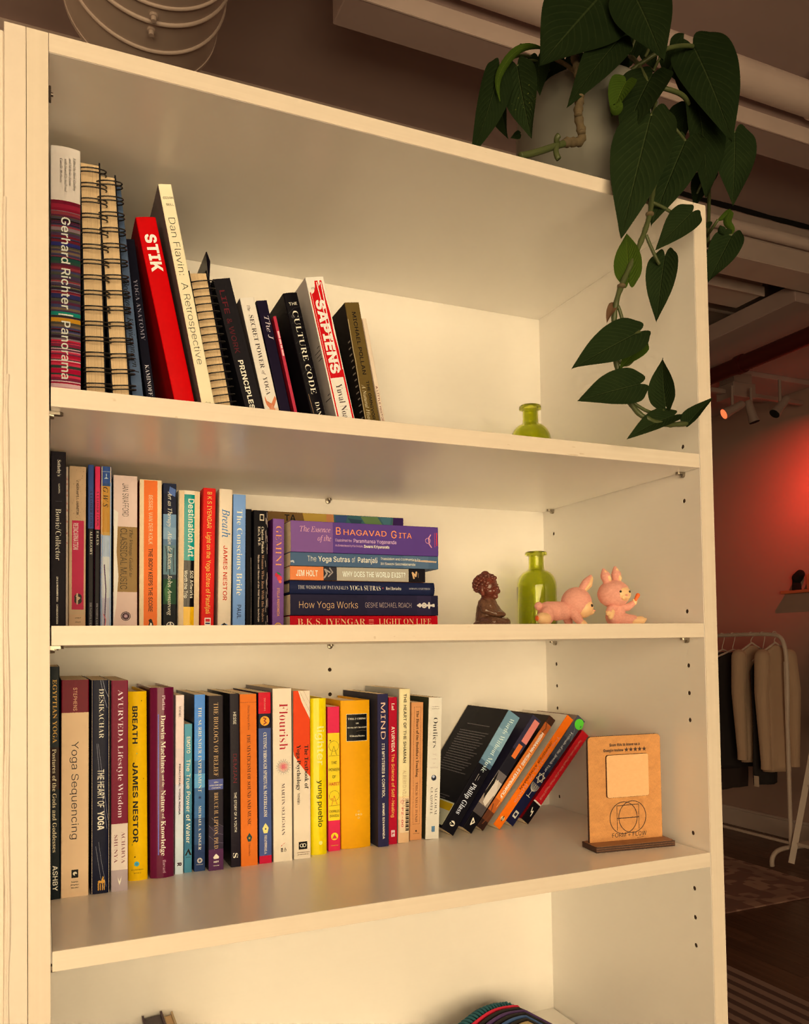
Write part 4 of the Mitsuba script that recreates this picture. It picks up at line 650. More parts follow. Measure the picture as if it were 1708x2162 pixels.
k, wd, sf = book('book', 'black book with a pale blue upper spine, leftmost of the leaning books', Y=.235, x=.5155, t=.0222, h=.194, lean=35.2, bands=[(0, col(105, 150, 155)), (.15, col(128, 170, 172)), (.3, col(105, 150, 158)), (.42, col(70, 105, 118)), (.455, col(26, 22, 26))], left=col(34, 30, 32), finish='cover_satin',
     texts=[('Words Without Music', 'x', col(225, 225, 200), .55, .34, .04, .50, 'title'), ('Philip Glass', 'b', col(215, 205, 190), .5, .36, .60, .855, 'author')], marks=[('line', col(200, 180, 150), [(.4, .525), (.4, .58)], .012), ('line', col(200, 180, 150), [(.55, .535), (.55, .57)], .008), ('dot', WH, .5, .93, .18), ('line', K, [(.35, .925), (.6, .93), (.4, .94)], .04)], **L3)
# printed blurb and price sticker on its left cover
def leftface(w_, v_): return np.stack([np.full(len(w_), -.00025), w_, v_], 1)
lines = [sbox(.018 + .002 * (i % 2), .150 - .0042 * i, .108 - .005 * ((i * 5) % 4), .1512 - .0042 * i) for i in range(17)] + [sbox(.03, .162, .1, .1632), sbox(.02, .045, .10, .0461), sbox(.02, .041, .09, .0421)]
part(k, 'blurb', flat(shapely.union_all(lines), lambda p: wd(leftface(.126 - p[:, 0], p[:, 1])), col(120, 105, 95)))
part(k, 'price_sticker', flat(sbox(.078, .006, .122, .037).buffer(.002), lambda p: wd(leftface(.126 - p[:, 0] - 0, p[:, 1])), col(240, 222, 170)))
part(k, 'price_sticker', flat(sbox(.078, .026, .122, .037), lambda p: wd(leftface(.126 - p[:, 0], p[:, 1]) - [.0001, 0, 0]), col(232, 180, 20)))
part(k, 'price_sticker', flat(shapely.union_all([sbox(.081 + .0016 * i, .009, .0817 + .0016 * i + .0004 * (i % 3), .02) for i in range(12)]), lambda p: wd(leftface(.126 - p[:, 0], p[:, 1]) - [.0001, 0, 0]), K))
k, wd, sf = book('book', 'dark book with a pink and an orange sticker on its spine, leaning', Y=.234, x=.5437, t=.0172, h=.193, lean=38.2, bands=[(0, col(62, 54, 72)), (.30, col(40, 36, 42)), (.5, col(120, 105, 92)), (.57, col(205, 180, 145)), (.68, col(160, 135, 108)), (.78, col(90, 76, 66)), (.86, col(24, 20, 22))], left=col(52, 44, 62), finish='cover_satin',
     marks=[('rect', col(235, 135, 110), .35, .95, .02, .22), ('rect', col(240, 120, 50), .3, .75, .245, .36), ('poly', col(225, 200, 165), [(.15, .62), (.5, .56), (.9, .64), (.7, .78), (.3, .76)]), ('poly', K, [(.05, .5), (.3, .6), (.2, .74), (0, .7)]), ('line', WH, [(.35, .90), (.65, .92), (.45, .95), (.35, .90)], .05)], **L3)
k, wd, sf = book('book', 'fiery orange and brown spine with a white author name, leaning third from left', Y=.242, x=.5667, t=.0130, h=.197, lean=40, bands=[(0, col(75, 45, 30)), (.06, col(190, 95, 40)), (.14, col(225, 120, 50)), (.3, col(238, 128, 50)), (.55, col(240, 125, 45)), (.75, col(200, 100, 40)), (.85, col(110, 60, 35)), (.93, col(60, 36, 26))], left=col(52, 34, 26), finish='cover_gloss',
     texts=[('HERMANN HESSE / STEPPENWOLF', 's800', col(255, 235, 200), .5, .36, .14, .73, 'title')], marks=[('line', col(110, 60, 30), [(.1, .05), (.5, .10), (.3, .16)], .05), ('line', col(250, 170, 80), [(.8, .2), (.85, .5), (.75, .8)], .03), ('line', col(120, 66, 36), [(.2, .8), (.6, .88), (.4, .96)], .06)], **L3)
k, wd, sf = book('book', 'flat bright orange book with a small penguin badge at its foot, leaning', Y=.238, x=.5920, t=.0136, h=.199, lean=41.0, bands=[(0, col(252, 118, 22))], left=col(238, 208, 165), finish='cover_satin',
     texts=[('THE GENIUS OF BIRDS', 's500', col(235, 150, 110), .62, .30, .17, .78, 'title'), ('JENNIFER ACKERMAN', 's500', col(110, 45, 15), .27, .24, .24, .68, 'author')], marks=[('dot', col(240, 190, 120), .5, .925, .25), ('poly', K, [(.4, .935), (.45, .91), (.52, .90), (.6, .92), (.58, .945), (.45, .945)]), ('poly', WH, [(.48, .915), (.55, .92), (.53, .94), (.47, .938)])], **L3)
k, wd, sf = book('book', 'dark blue and grey book with a white six-pointed star and menorah, leaning', Y=.247, x=.6189, t=.0165, h=.196, lean=42.0, bands=[(0, col(84, 86, 90)), (.2, col(70, 72, 80)), (.38, col(48, 52, 70)), (.5, col(34, 36, 62)), (.7, col(28, 30, 62))], left=col(150, 118, 95), finish='cover_satin',
     texts=[('Festivals of the Jewish Year', 'x', col(225, 210, 180), .5, .28, .14, .52, 'title'), ],
     marks=[('line', col(225, 205, 165), [(.5, .53), (.86, .60), (.14, .60), (.5, .53)], .03), ('line', col(225, 205, 165), [(.5, .625), (.86, .555), (.14, .555), (.5, .625)], .03), ('line', col(225, 205, 165), [(.5, .64), (.5, .75)], .025), ('line', col(225, 205, 165), [(.3, .75), (.7, .75)], .03)] + [('line', col(225, 205, 165), [(.5 - a, .64), (.5 - a, .665), (.5 - a * .6, .69), (.5, .70), (.5 + a * .6, .69), (.5 + a, .665), (.5 + a, .64)], .02) for a in (.15, .27, .4)] + [('rect', col(215, 200, 165), .3, .72, .89, .945), ('rect', col(40, 40, 60), .38, .64, .905, .93), ('line', col(140, 140, 140), [(.1, .05), (.6, .12), (.9, .2)], .02)], **L3)
g = Point(0, 0).buffer(.0085, 12)
part(k, 'green_sticker', flat(affinity.translate(g, .010, .186), lambda p: sf(p, .0009), np.array((.10, .70, .06))), 'round bright green sticker')
k, wd, sf = book('book', 'thin red book with a black foot, leaning last and partly behind the wooden sign', Y=.249, x=.6463, t=.0148, h=.166, lean=42.0, bands=[(0, col(208, 34, 38)), (.79, col(245, 215, 180)), (.805, col(26, 20, 22))], left=col(170, 26, 32), finish='cover_satin',
     texts=[('The Field Guide to Dumb Birds of the Whole Stupid World', 'x', col(235, 150, 120), .5, .26, .08, .76, 'title')], marks=[('line', WH, [(.3, .86), (.45, .90), (.6, .88), (.65, .93)], .05)], **L3)

# ------------------------------------------------------------------ green glass bottles
mat('green_glass', {'type': 'dielectric', 'int_ior': 1.5, 'ext_ior': 1.0, 'specular_transmittance': rgb((.80, .83, .27)), 'specular_reflectance': rgb((1, 1, 1))})
def bottle(cx, cy, z, label):
    k = thing('glass_bottle', label, 'bottle')
    R, H, wl = .0302, .1185, .0026
    out = [(0, .0022), (.020, .001), (R - .004, 0), (R - .0012, .0012), (R, .004), (R, .064)]
    for a in np.linspace(0, 78, 12): out.append((.0116 + (R - .0116) * math.cos(math.radians(a)) ** 1.0, .064 + .026 * math.sin(math.radians(a))))
    out += [(.0126, .0915), (.0119, .0935), (.0115, .098), (.0114, .112), (.0150, .1128), (.0166, .1138), (.0166, .1170), (.0155, H)]
    inn = [(.0108, H), (.0094, .1172), (.0090, .112), (.0090, .0935), (.0098, .0905)]
    for a in np.linspace(76, 0, 12): inn.append((.0102 + (R - wl - .0102) * math.cos(math.radians(a)), .062 + .0255 * math.sin(math.radians(a))))
    inn += [(R - wl, .009), (R - wl - .003, .0062), (.018, .0055), (0, .0065)]
    part(k, 'glass', M(lathe(out + inn, 64, cx, cy, z + .0002), 'green_glass', 50))
    return k
bottle(.662, .245, Z1, 'short-looking green glass bottle half hidden by the edge of the top shelf')
bottle(.684, .272, Z2, 'green glass bottle behind the crawling pink rabbit on the second shelf')

# ------------------------------------------------------------------ carved seated buddha
def _wood_carved(p, n, uv):
    a = mikit.fbm(p.x * 180, p.y * 180, p.z * 180); s = mikit.noise(p.x * 700, p.y * 700, p.z * 700)
    up = mikit.smoothstep(Z2 + .034, Z2 + .042, p.z)
    return mikit.mix(mikit.mix((.17, .085, .05), (.07, .032, .022), s * .7 + a * .3), mikit.mix((.17, .035, .022), (.06, .02, .015), a), up)
mat('carved_resin', pbr(mikit.proc(_wood_carved), .24, specular=.6))
def buddha(cx, cy, z):
    k = thing('statue', 'small dark red-brown seated child buddha statue, second shelf, left of the green bottle', 'statue')
    S = manifold3d.Manifold.sphere
    def s(x, y, zz, r, sc=(1, 1, 1)): return S(1.0, 28).scale([r * a for a in sc]).translate([x, y, zz])
    # facing +x turned a little to the viewer (-y); local then rotated
    body = chain([(0, 0, .014), (0, 0, .040), (.001, 0, .052)], [.0215, .0185, .0145])
    legs = chain([(.004, -.014, .011), (.022, -.021, .010), (.030, -.004, .009)], [.0125, .0105, .0085]) + chain([(.004, .014, .011), (.022, .021, .010), (.030, .004, .009)], [.0125, .0105, .0085])
    base = S(1.0, 36).scale([.0285, .0275, .012]).translate([.004, 0, .007])
    arms = chain([(0, -.0165, .049), (.008, -.022, .034), (.022, -.010, .026), (.026, -.003, .026)], [.0085, .0075, .006, .006]) + chain([(0, .0165, .049), (.008, .022, .034), (.022, .010, .026), (.026, .003, .026)], [.0085, .0075, .006, .006])
    mf = body + legs + base + arms
    mf = mf.trim_by_plane([0, 0, 1], 0)
    m = soften(mf, .0022, 8)
    d = meshkit.fbm(m.vertices * 260, 3) - .5; m.vertices += m.vertex_normals * (d * .0016)[:, None]
    m.vertices[:, 2] = np.maximum(m.vertices[:, 2], 0)
    A = rot(-56, (0, 0, 1)); L = trimesh.transformations.translation_matrix((cx, cy, z)) @ A @ np.diag([.77, .77, .655, 1.])
    def put(mesh): mesh.apply_transform(L); return mesh
    part(k, 'body', M(put(m), 'carved_resin', True))
    head = s(0, 0, .083, .0200, (.95, .92, 1.05)) + s(.006, 0, .073, .0152, (1, 1.05, .9)) + chain([(0, 0, .055), (0, 0, .068)], [.0105, .010])
    head += s(.0155, -.0065, .073, .0062) + s(.0155, .0065, .073, .0062) + s(.0195, 0, .0785, .0034, (1, .9, 1.2)) + s(.0185, -.0022, .0685, .0026, (1, 1.3, .7)) + s(.0185, .0022, .0685, .0026, (1, 1.3, .7)) + s(.0150, 0, .0620, .0055)
    head += s(.0165, -.0068, .0815, .0034, (.8, 1.3, .6)) + s(.0165, .0068, .0815, .0034, (.8, 1.3, .6)) + s(.0155, -.0068, .0865, .003, (.9, 1.7, .5)) + s(.0155, .0068, .0865, .003, (.9, 1.7, .5))
    head += chain([(.001, -.0195, .082), (.001, -.0205, .074), (.002, -.0185, .066)], [.0042, .0042, .0036]) + chain([(.001, .0195, .082), (.001, .0205, .074), (.002, .0185, .066)], [.0042, .0042, .0036])
    hm = soften(head, .0016, 5); part(k, 'head', M(put(hm), 'carved_resin', True))
    curls = None; r2 = np.random.default_rng(4)
    for i in range(110):
        zz = 1 - 2 * (i + .5) / 110; ph = i * 2.39996; q = np.array([math.sqrt(1 - zz * zz) * math.cos(ph), math.sqrt(1 - zz * zz) * math.sin(ph), zz])
        P = q * np.array([.0205, .0195, .0205]) + [-.002, 0, .087]
        if P[2] < .074 or (P[0] > .008 and P[2] < .0975): continue
        c = s(*P, .0040); curls = c if curls is None else curls + c
    cap = curls + s(-.002, 0, .088, .0198, (1.0, .97, 1)).trim_by_plane([-.6, 0, .8], .064)
    part(k, 'curled_hair', M(put(soften(cap + s(-.003, 0, .1075, .0075), .0022, 3)), 'carved_resin', True))
    feet = chain([(.027, -.012, .0125), (.036, .001, .012)], [.0062, .005]); part(k, 'foot', M(put(soften(feet, .002, 6)), 'carved_resin', True))
    hand = chain([(.0245, -.004, .026), (.029, .002, .0255)], [.0058, .0045]); part(k, 'hands', M(put(soften(hand, .0018, 6)), 'carved_resin', True))
buddha(.5295, .150, Z2)

# ------------------------------------------------------------------ two plain pink rabbit figures
def _fuzz(p, n, uv): return mikit.mix((.78, .41, .35), (.64, .30, .26), mikit.fbm(p.x * 500, p.y * 500, p.z * 500))
mat('pink_flock', pbr(mikit.proc(_fuzz), .85, specular=.15, sheen=.5))
mat('cream_vinyl', pbr(col(250, 190, 120), .45))
mat('pink_vinyl', pbr(col(240, 150, 120), .5))
mat('orange_vinyl', pbr(col(245, 110, 40), .35))
mat('black_vinyl', pbr((.015, .012, .012), .25))
SPH = manifold3d.Manifold.sphere
def sph(c, r, sc=(1, 1, 1), R=None):
    m = SPH(1.0, 32).scale([r * a for a in sc])
    if R: m = m.rotate(R)
    return m.translate(list(map(float, c)))
def fuzz(m, amp=.0009, f=420):
    d = meshkit.fbm(m.vertices * f, 3) - .5; m.vertices += m.vertex_normals * (d * amp)[:, None]; return m
def ear(base, tip, r0, r1):
    b, t = np.array(base, float), np.array(tip, float); mid = b * .45 + t * .55
    return chain([b, mid, t], [r0, r1, r0 * .45])
def rabbit_sit(o):
    """Local axes: x right in the photo, y into the shelf, z up; sits, head turned to the viewer."""
    k = thing('rabbit_figure', 'pink rabbit figure sitting upright with one arm stretched out, second shelf', 'toy figure')
    o = np.array(o, float)
    def put(m): m.apply_translation(o); return m
    torso = chain([(0, 0, .0115), (.001, 0, .018), (.003, 0, .027)], [.0135, .0125, .0095]).trim_by_plane([0, 0, 1], .0)
    torso += chain([(.008, -.002, .0245), (.018, -.003, .0245), (.025, -.004, .029)], [.0055, .0048, .0042])
    torso += chain([(-.006, -.006, .025), (-.016, -.010, .0215), (-.0205, -.013, .0175)], [.0055, .0048, .0042])
    torso += chain([(.004, -.008, .009), (.012, -.013, .0075), (.017, -.0165, .0075)], [.0085, .0072, .0062]) + chain([(-.006, -.007, .009), (-.012, -.010, .010), (-.0165, -.013, .0165)], [.0078, .0055, .0045])
    torso = torso.trim_by_plane([0, 0, 1], 0)
    part(k, 'body', M(put(fuzz(soften(torso, .0018, 6))), 'pink_flock', True))
    hc = np.array([-.0035, -.002, .0425])
    part(k, 'head', M(put(fuzz(soften(sph(hc, .0205, (1.10, .98, .92)), .0018, 2))), 'pink_flock', True))
    part(k, 'face', M(put(soften(sph(hc + [.0030, -.0062, -.0005], .0170, (1.00, .90, .76)), .002, 2)), 'cream_vinyl', True))
    part(k, 'muzzle', M(put(soften(sph(hc + [.0038, -.0190, -.0045], .0042, (1.25, .8, .8)) + sph(hc + [.0010, -.0186, -.006], .003) + sph(hc + [.0070, -.0186, -.006], .003), .0012, 4)), 'cream_vinyl', True))
    for sx in (-1, 1): part(k, 'eye', M(put(TM(sph(hc + [.0035 + sx * .0075, -.0200 + (.0007 if sx > 0 else .0002), .0020], .0016))), 'black_vinyl', True))
    part(k, 'nose', M(put(TM(sph(hc + [.0040, -.0224, -.0030], .0013, (1.4, .8, .9)))), 'pink_vinyl', True))
    for bx, tx, tz in ((-.0095, -.0185, .0745), (.0065, .0005, .0780)):
        e = soften(ear(hc + [bx, 0, .014], [tx, -.001, tz], .0052, .0068), .0016, 5); part(k, 'ear', M(put(fuzz(e, .0005)), 'pink_flock', True))
        i = soften(chain([hc + [bx, -.0048, .0185], hc * [0, 0, 0] + [(bx + tx) / 2, -.0062, .0635], [tx + .0002, -.0040, tz - .002]], [.0022, .0031, .0015]), .0014, 4); part(k, 'inner_ear', M(put(i), 'cream_vinyl', True))
    part(k, 'hand', M(put(soften(sph((.0285, -.0042, .0310), .0038) + sph((.031, -.0055, .0330), .0016) + sph((.0285, -.0035, .0350), .0016) + sph((.0265, -.0055, .0345), .0015), .001, 3)), 'cream_vinyl', True))
    part(k, 'held_bead', M(put(soften(chain([(.0295, -.006, .0350), (.0335, -.006, .0410)], [.0022, .0030]), .0012, 4)), 'orange_vinyl', True), 'small orange bead in its hand')
    part(k, 'hand', M(put(soften(sph((-.0225, -.0150, .0160), .0036) + sph((-.0252, -.0155, .0145), .0015) + sph((-.0252, -.0140, .0175), .0015), .001, 3)), 'cream_vinyl', True))
    f = chain([(.017, -.0175, .0060), (.027, -.0195, .0062)], [.0056, .0058]) + sph((.0325, -.0215, .0078), .0020) + sph((.033, -.0195, .0062), .0020) + sph((.0325, -.018, .0045), .0019)
    part(k, 'foot', M(put(soften(f.trim_by_plane([0, 0, 1], 0), .0014, 5)), 'cream_vinyl', True))
    part(k, 'foot', M(put(soften(chain([(-.0165, -.0140, .0175), (-.0195, -.0150, .0110)], [.0040, .0036]).trim_by_plane([0, 0, 1], 0), .0014, 5)), 'cream_vinyl', True))
def rabbit_crawl(o):
    k = thing('rabbit_figure', 'pink rabbit figure crawling head down in front of the green bottle, second shelf', 'toy figure')
    o = np.array(o, float)
    def put(m): m.apply_translation(o); return m
    body = chain([(-.030, 0, .0215), (-.017, 0, .0205), (.004, 0, .0215)], [.0118, .0130, .0115])
    body += chain([(-.034, -.006, .019), (-.034, -.009, .0095), (-.037, -.009, .0058)], [.0085, .0062, .0050]) + chain([(-.030, .009, .018), (-.024, .012, .006)], [.0085, .0062])
    body += chain([(.004, -.009, .020), (.010, -.013, .009), (.013, -.0145, .0048)], [.0078, .0060, .0046]) + chain([(.004, .009, .020), (.012, .012, .006)], [.0075, .0055])
    part(k, 'body', M(put(fuzz(soften(body.trim_by_plane([0, 0, 1], 0), .0018, 6))), 'pink_flock', True))
    hc = np.array([.0145, -.003, .0320])
    part(k, 'head', M(put(fuzz(soften(sph(hc, .0212, (1.0, .92, .98)), .002, 2))), 'pink_flock', True))
    part(k, 'face', M(put(soften(sph(hc + [.0066, -.0058, -.0075], .0163, (.82, .88, .86), [0, 25, 0]), .002, 2)), 'cream_vinyl', True))
    part(k, 'muzzle', M(put(soften(sph(hc + [.0170, -.0082, -.0125], .0053, (1, 1, .9)), .0014, 2)), 'cream_vinyl', True))
    part(k, 'eye', M(put(TM(sph(hc + [.0115, -.0183, -.0050], .0021))), 'black_vinyl', True))
    part(k, 'nose', M(put(TM(sph(hc + [.0215, -.0105, -.0115], .0015))), 'pink_vinyl', True))
    for dx, dy in ((0, -.004), (.0065, .005)):
        b, t = hc + [.005 + dx, dy, .0155], hc + [.0215 + dx, dy, .0355 - dx * .4]
        part(k, 'ear', M(put(fuzz(soften(ear(b, t, .0050, .0062), .0016, 5), .0005)), 'pink_flock', True))
        q = np.array([.0022, -.0042, -.0012])
        part(k, 'inner_ear', M(put(soften(chain([b + q + (t - b) * .15, b + q * 1.15 + (t - b) * .55, t + q * .6 - (t - b) * .05], [.0020, .0030, .0014]), .0014, 4)), 'cream_vinyl', True))
    f = chain([(-.040, -.0105, .0098), (-.0455, -.0105, .0105)], [.0082, .0078]).trim_by_plane([0, 0, 1], 0)
    part(k, 'foot', M(put(soften(f, .0015, 4)), 'cream_vinyl', True))
    part(k, 'foot_pad', M(put(TM(sph((-.0535, -.0110, .0105), .0036, (.5, 1, 1)))), 'orange_vinyl', True))
    h = sph((.0150, -.0155, .0042), .0046, (1.2, 1, .9)) + sph((.0195, -.017, .0028), .0020) + sph((.020, -.015, .0030), .0020) + sph((.0185, -.0185, .0030), .0018)
    part(k, 'hand', M(put(soften(h.trim_by_plane([0, 0, 1], 0), .001, 3)), 'cream_vinyl', True))
    part(k, 'tail', M(put(fuzz(soften(sph((-.042, .002, .027), .0058), .0014, 2))), 'pink_flock', True))
rabbit_crawl((.6365, .125, Z2 + .0004))
rabbit_sit((.6985, .100, Z2 + .0004))

# ------------------------------------------------------------------ wooden review sign
def _mdf(p, n, uv):
    s = mikit.noise(p.x * 1500, p.y * 1500, p.z * 1500); l = mikit.fbm(p.x * 160, p.y * 160, p.z * 160)
    return mikit.mix((.66, .335, .125), (.42, .19, .07), dr.clip(s * .6 + l * .7 - .28, 0, 1))
mat('wood_board', pbr(mikit.proc(_mdf), .55, specular=.25))
mat('burnt_edge', pbr((.045, .018, .012), .5))
mat('base_wood', pbr(_plaster((.30, .145, .075), (.22, .10, .05), 90), .5))
mat('pale_board', pbr(_plaster((.78, .49, .26), (.72, .44, .22), 300), .6))
SG = thing('desk_sign', 'small upright wooden sign with dark lettering on a dark wooden base', 'sign')
SO = np.array([.6375, .0850, Z3]); yaw = 7.5; BW, BH, BT = .1075, .1440, .0042
SL = trimesh.transformations.translation_matrix(SO) @ rot(yaw * -1, (0, 0, 1))
def sput(m): m.apply_transform(SL); return m
def srect(x0, x1, z0, z1, r):
    p = sbox(x0 + r, z0 + r, x1 - r, z1 - r).buffer(r, 6); return p
def board(poly, y0, y1):
    m = trimesh.creation.extrude_polygon(poly, y1 - y0, engine='earcut'); v = np.array(m.vertices)
    return trimesh.Trimesh(np.stack([v[:, 0], y0 + v[:, 2], v[:, 1]], 1), m.faces[:, ::-1], process=False)
def sheet(g, y): v, f = tri2d(g); return trimesh.Trimesh(np.stack([v[:, 0], np.full(len(v), y), v[:, 1]], 1), f, process=False)
Pb = sbox(0, 0, BW, BH).intersection(srect(0, BW, -.01, BH, .0055))
part(SG, 'board', M(sput(board(Pb.buffer(-.0002), -.0002, BT)), 'wood_board'))
part(SG, 'burnt_edge', M(sput(board(Pb.difference(Pb.buffer(-.0002)).buffer(.00005), .0, BT - .0002)), 'burnt_edge'))
part(SG, 'base', M(sput(board(srect(-.0035, BW + .0035, -.0, .0072, .001), -.0235, .014)), 'burnt_edge'))
bt = srect(-.003, BW + .003, -.023, .0135, .006); m = trimesh.creation.extrude_polygon(bt, .0004, engine='earcut'); m.apply_translation((0, 0, .0072)); part(SG, 'base_top', M(sput(m), 'base_wood'))
for z_ in (.0022, .0048): part(SG, 'ply_line', M(sput(board(sbox(-.003, z_, BW + .003, z_ + .0005), -.0237, -.0234)), 'base_wood'))
PX0, PX1, PZ0, PZ1 = .0255, .0870, .0640, .1190
part(SG, 'raised_panel', M(sput(board(srect(PX0, PX1, PZ0, PZ1, .0032), -.0030, -.0003)), 'pale_board'), 'blank pale raised square panel')
part(SG, 'panel_edge', M(sput(board(srect(PX0 - .0003, PX1, PZ0 - .0003, PZ1 + .0003, .0032).difference(srect(PX0 + .0001, PX1 + .01, PZ0 + .0001, PZ1 - .0001, .0032)), -.0027, -.0003)), 'burnt_edge'))
def stext(s, kind, h, x0, x1, z):
    g, ln = text_shape(s, kind); g = affinity.translate(affinity.scale(g, (x1 - x0) / ln, h, origin=(0, 0)), x0, z); return g
for s, kd, h, x0, x1, z_ in (('Scan this to leave us a', 's900', .0038, .0315, .0765, .1302), ('Google review', 's900', .0038, .0225, .0520, .1232)):
    part(SG, 'lettering', M(sput(sheet(stext(s, kd, h, x0, x1, z_), -.00045)), 'burnt_edge'))
for i in range(5): part(SG, 'star', M(sput(sheet(affinity.translate(star(.0034), .0565 + .0066 * i, .1250), -.00045)), 'burnt_edge'))
g = shapely.union_all([affinity.translate(affinity.scale(ring(.0205, .0009, 64), 1, 1.03), .0500, .0365), affinity.translate(affinity.scale(ring(.0205, .0009, 64), 1, 1.03), .0630, .0370)])
part(SG, 'logo', M(sput(sheet(g, -.00045)), 'burnt_edge'))
ln_ = [LineString(q).buffer(w_) for q, w_ in (([(.0405, .0525), (.0405, .0205)], .0003), ([(.0725, .0530), (.0725, .0205)], .0003), ([(.0405, .0525), (.0725, .0530)], .00045), ([(.0405, .0360), (.0725, .0362)], .00055))]
part(SG, 'logo', M(sput(sheet(shapely.union_all(ln_), -.00045)), 'burnt_edge'))
part(SG, 'lettering', M(sput(sheet(stext('FORM + FLOW', 's400', .0056, .0320, .0835, .0118), -.00045)), 'burnt_edge'))
part(SG, 'pen_mark', M(sput(sheet(LineString([(.069, .0092), (.075, .0096), (.0795, .0102)]).buffer(.0002), -.00045)), 'burnt_edge'))

# ------------------------------------------------------------------ bottom compartment
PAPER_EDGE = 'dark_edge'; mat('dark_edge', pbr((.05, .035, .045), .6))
key, wd_, _ = book('book', 'dark indigo book at the left of the lowest compartment', None, .262, .122, Z4, .026, .1130, lean=-5, hard=True, bands=[(0, col(62, 46, 72))], left=col(80, 50, 50))
key, wd_, _ = book('book', 'small plum book left of the dark indigo one, lowest compartment', None, .262, .095, Z4, .018, .1000, lean=0, bands=[(0, col(70, 45, 55))], left=col(70, 45, 55))
PAPER_EDGE = 'tan_edge'; mat('tan_edge', pbr((.60, .42, .24), .7))
key, wd_, _ = book('book', 'tan book right of the dark indigo one, lowest compartment', None, .270, .1535, Z4, .014, .1110, lean=-8, hard=True, bands=[(0, col(225, 175, 110))], left=col(205, 165, 110))
def blanket():
    k = thing('crochet_blanket', 'folded crochet blanket with dark green fringe stitches and striped squares', 'blanket')
    a0, a1 = np.array([.500, .215, Z4]), np.array([.655, .300, Z4])
    # one soft square lying over the fold: concentric rows
    C = np.array([.618, .205]); ang = math.radians(20); ux, uy = np.array([math.cos(ang), math.sin(ang)]), np.array([-math.sin(ang), math.cos(ang)])
    def top(s, t):
        p = C + ux * s + uy * t
        h = .033 + .006 * math.sin(s * 38 + 1) + .010 * (t / .09) - .03 * max(0, (abs(s) - .075)) / .03
        return np.array([p[0], p[1], Z4 + h])
    n = 28; g = np.linspace(-.105, .105, n); V = np.array([top(s, t) for s in g for t in g]); B = V.copy(); B[:, 2] = Z4 + .0008
    F = []
    for i in range(n - 1):
        for j in range(n - 1):
            q = i * n + j; F += [(q, q + n, q + n + 1), (q, q + n + 1, q + 1)]; q += n * n; F += [(q, q + n + 1, q + n), (q, q + 1, q + n + 1)]
    loop = [i for i in range(n)] + [i * n + n - 1 for i in range(1, n)] + [(n - 1) * n + i for i in range(n - 2, -1, -1)] + [i * n for i in range(n - 2, 0, -1)]
    for a, b in zip(loop, loop[1:] + loop[:1]): F += [(a, b, b + n * n), (a, b + n * n, a + n * n)]
    mat('yarn_black', pbr((.014, .012, .014), .9)); part(k, 'folded_cloth', M(trimesh.Trimesh(np.vstack([V, B]), F, process=False), 'yarn_black', 40))
    cols = [('yarn_red', col(220, 35, 55)), ('yarn_black', None), ('yarn_purple', col(95, 50, 95)), ('yarn_black', None), ('yarn_blue', col(50, 95, 130)), ('yarn_black', None), ('yarn_tan', col(190, 150, 90))]
    for nm, c in cols:
        if c is not None: mat(nm, pbr(c, .9))
    for w, (nm, c) in enumerate(cols):
        r = .088 - .0085 * w; per = []
        for t in np.linspace(0, 1, 60, endpoint=False):
            e = t * 4; sd = int(e); f = e - sd; q = [(-r + 2 * r * f, r), (r, r - 2 * r * f), (r - 2 * r * f, -r), (-r, -r + 2 * r * f)][sd]
            per.append(top(*q) + [0, 0, .0022])
        part(k, 'yarn_row', M(tube(per, .0034, 6, closed=True), nm, True))
    mat('yarn_green', pbr(col(40, 92, 84), .9)); st = []
    for side_ in range(4):
        for f in np.linspace(-1, 1, 30):
            r0, r1 = .090, .109; a, b = [((r0 * f, r0), (r1 * f, r1)), ((r0, r0 * f), (r1, r1 * f)), ((r0 * f, -r0), (r1 * f, -r1)), ((-r0, r0 * f), (-r1, r1 * f))][side_]
            st.append(tube(bez([top(*a) + [0, 0, .001], (top(*a) + top(*b)) / 2 + [0, 0, .0035], top(*b) + [0, 0, -.002]], 6), .0024, 5))
    key2 = part(k, 'edge_stitches', M(cat(*st), 'yarn_green', True), 'dark green looped edge stitches', 'stuff')
blanket()

# ------------------------------------------------------------------ the hanging pothos in its pot on top of the bookcase
ROOM_LIGHT = np.array([0.0, -0.81, 1.45])      # the leaves turn towards the open room in front of the bookcase
def _leaf(p, n, uv, SPECK=0.0):
    side = dr.abs(uv.x - .5)
    mid = 1 - mikit.smoothstep(.004, .018, side)
    ph = uv.y * 13 - side * 9
    vein = mikit.smoothstep(.86, 1.0, dr.cos(ph * 2 * PI) * .5 + .5) * (1 - mikit.smoothstep(.3, .5, side)) * .16
    sp = mikit.smoothstep(.83, .88, mikit.noise(p.x * 420, p.y * 420, p.z * 420)) * mikit.smoothstep(.62, .8, mikit.noise(p.x * 14 + 3, p.y * 14, p.z * 14))
    base = mikit.mix((.013, .026, .0105), (.021, .037, .0135), mikit.fbm(p.x * 25, p.y * 25, p.z * 25))
    return mikit.mix(mikit.mix(base, (.06, .09, .035), dr.clip(mid * .55 + vein, 0, 1)), (.22, .27, .06), sp * SPECK)
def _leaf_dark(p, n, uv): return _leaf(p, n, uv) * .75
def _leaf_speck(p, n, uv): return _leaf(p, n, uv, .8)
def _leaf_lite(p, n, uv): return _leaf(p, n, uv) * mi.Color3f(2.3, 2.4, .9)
def _ripple(p, n, uv):
    side = dr.abs(uv.x - .5)
    return .00026 * dr.cos((uv.y * 13 - side * 9) * 2 * PI) * (1 - mikit.smoothstep(.25, .5, side)) - .0012 * (1 - mikit.smoothstep(0, .03, side))
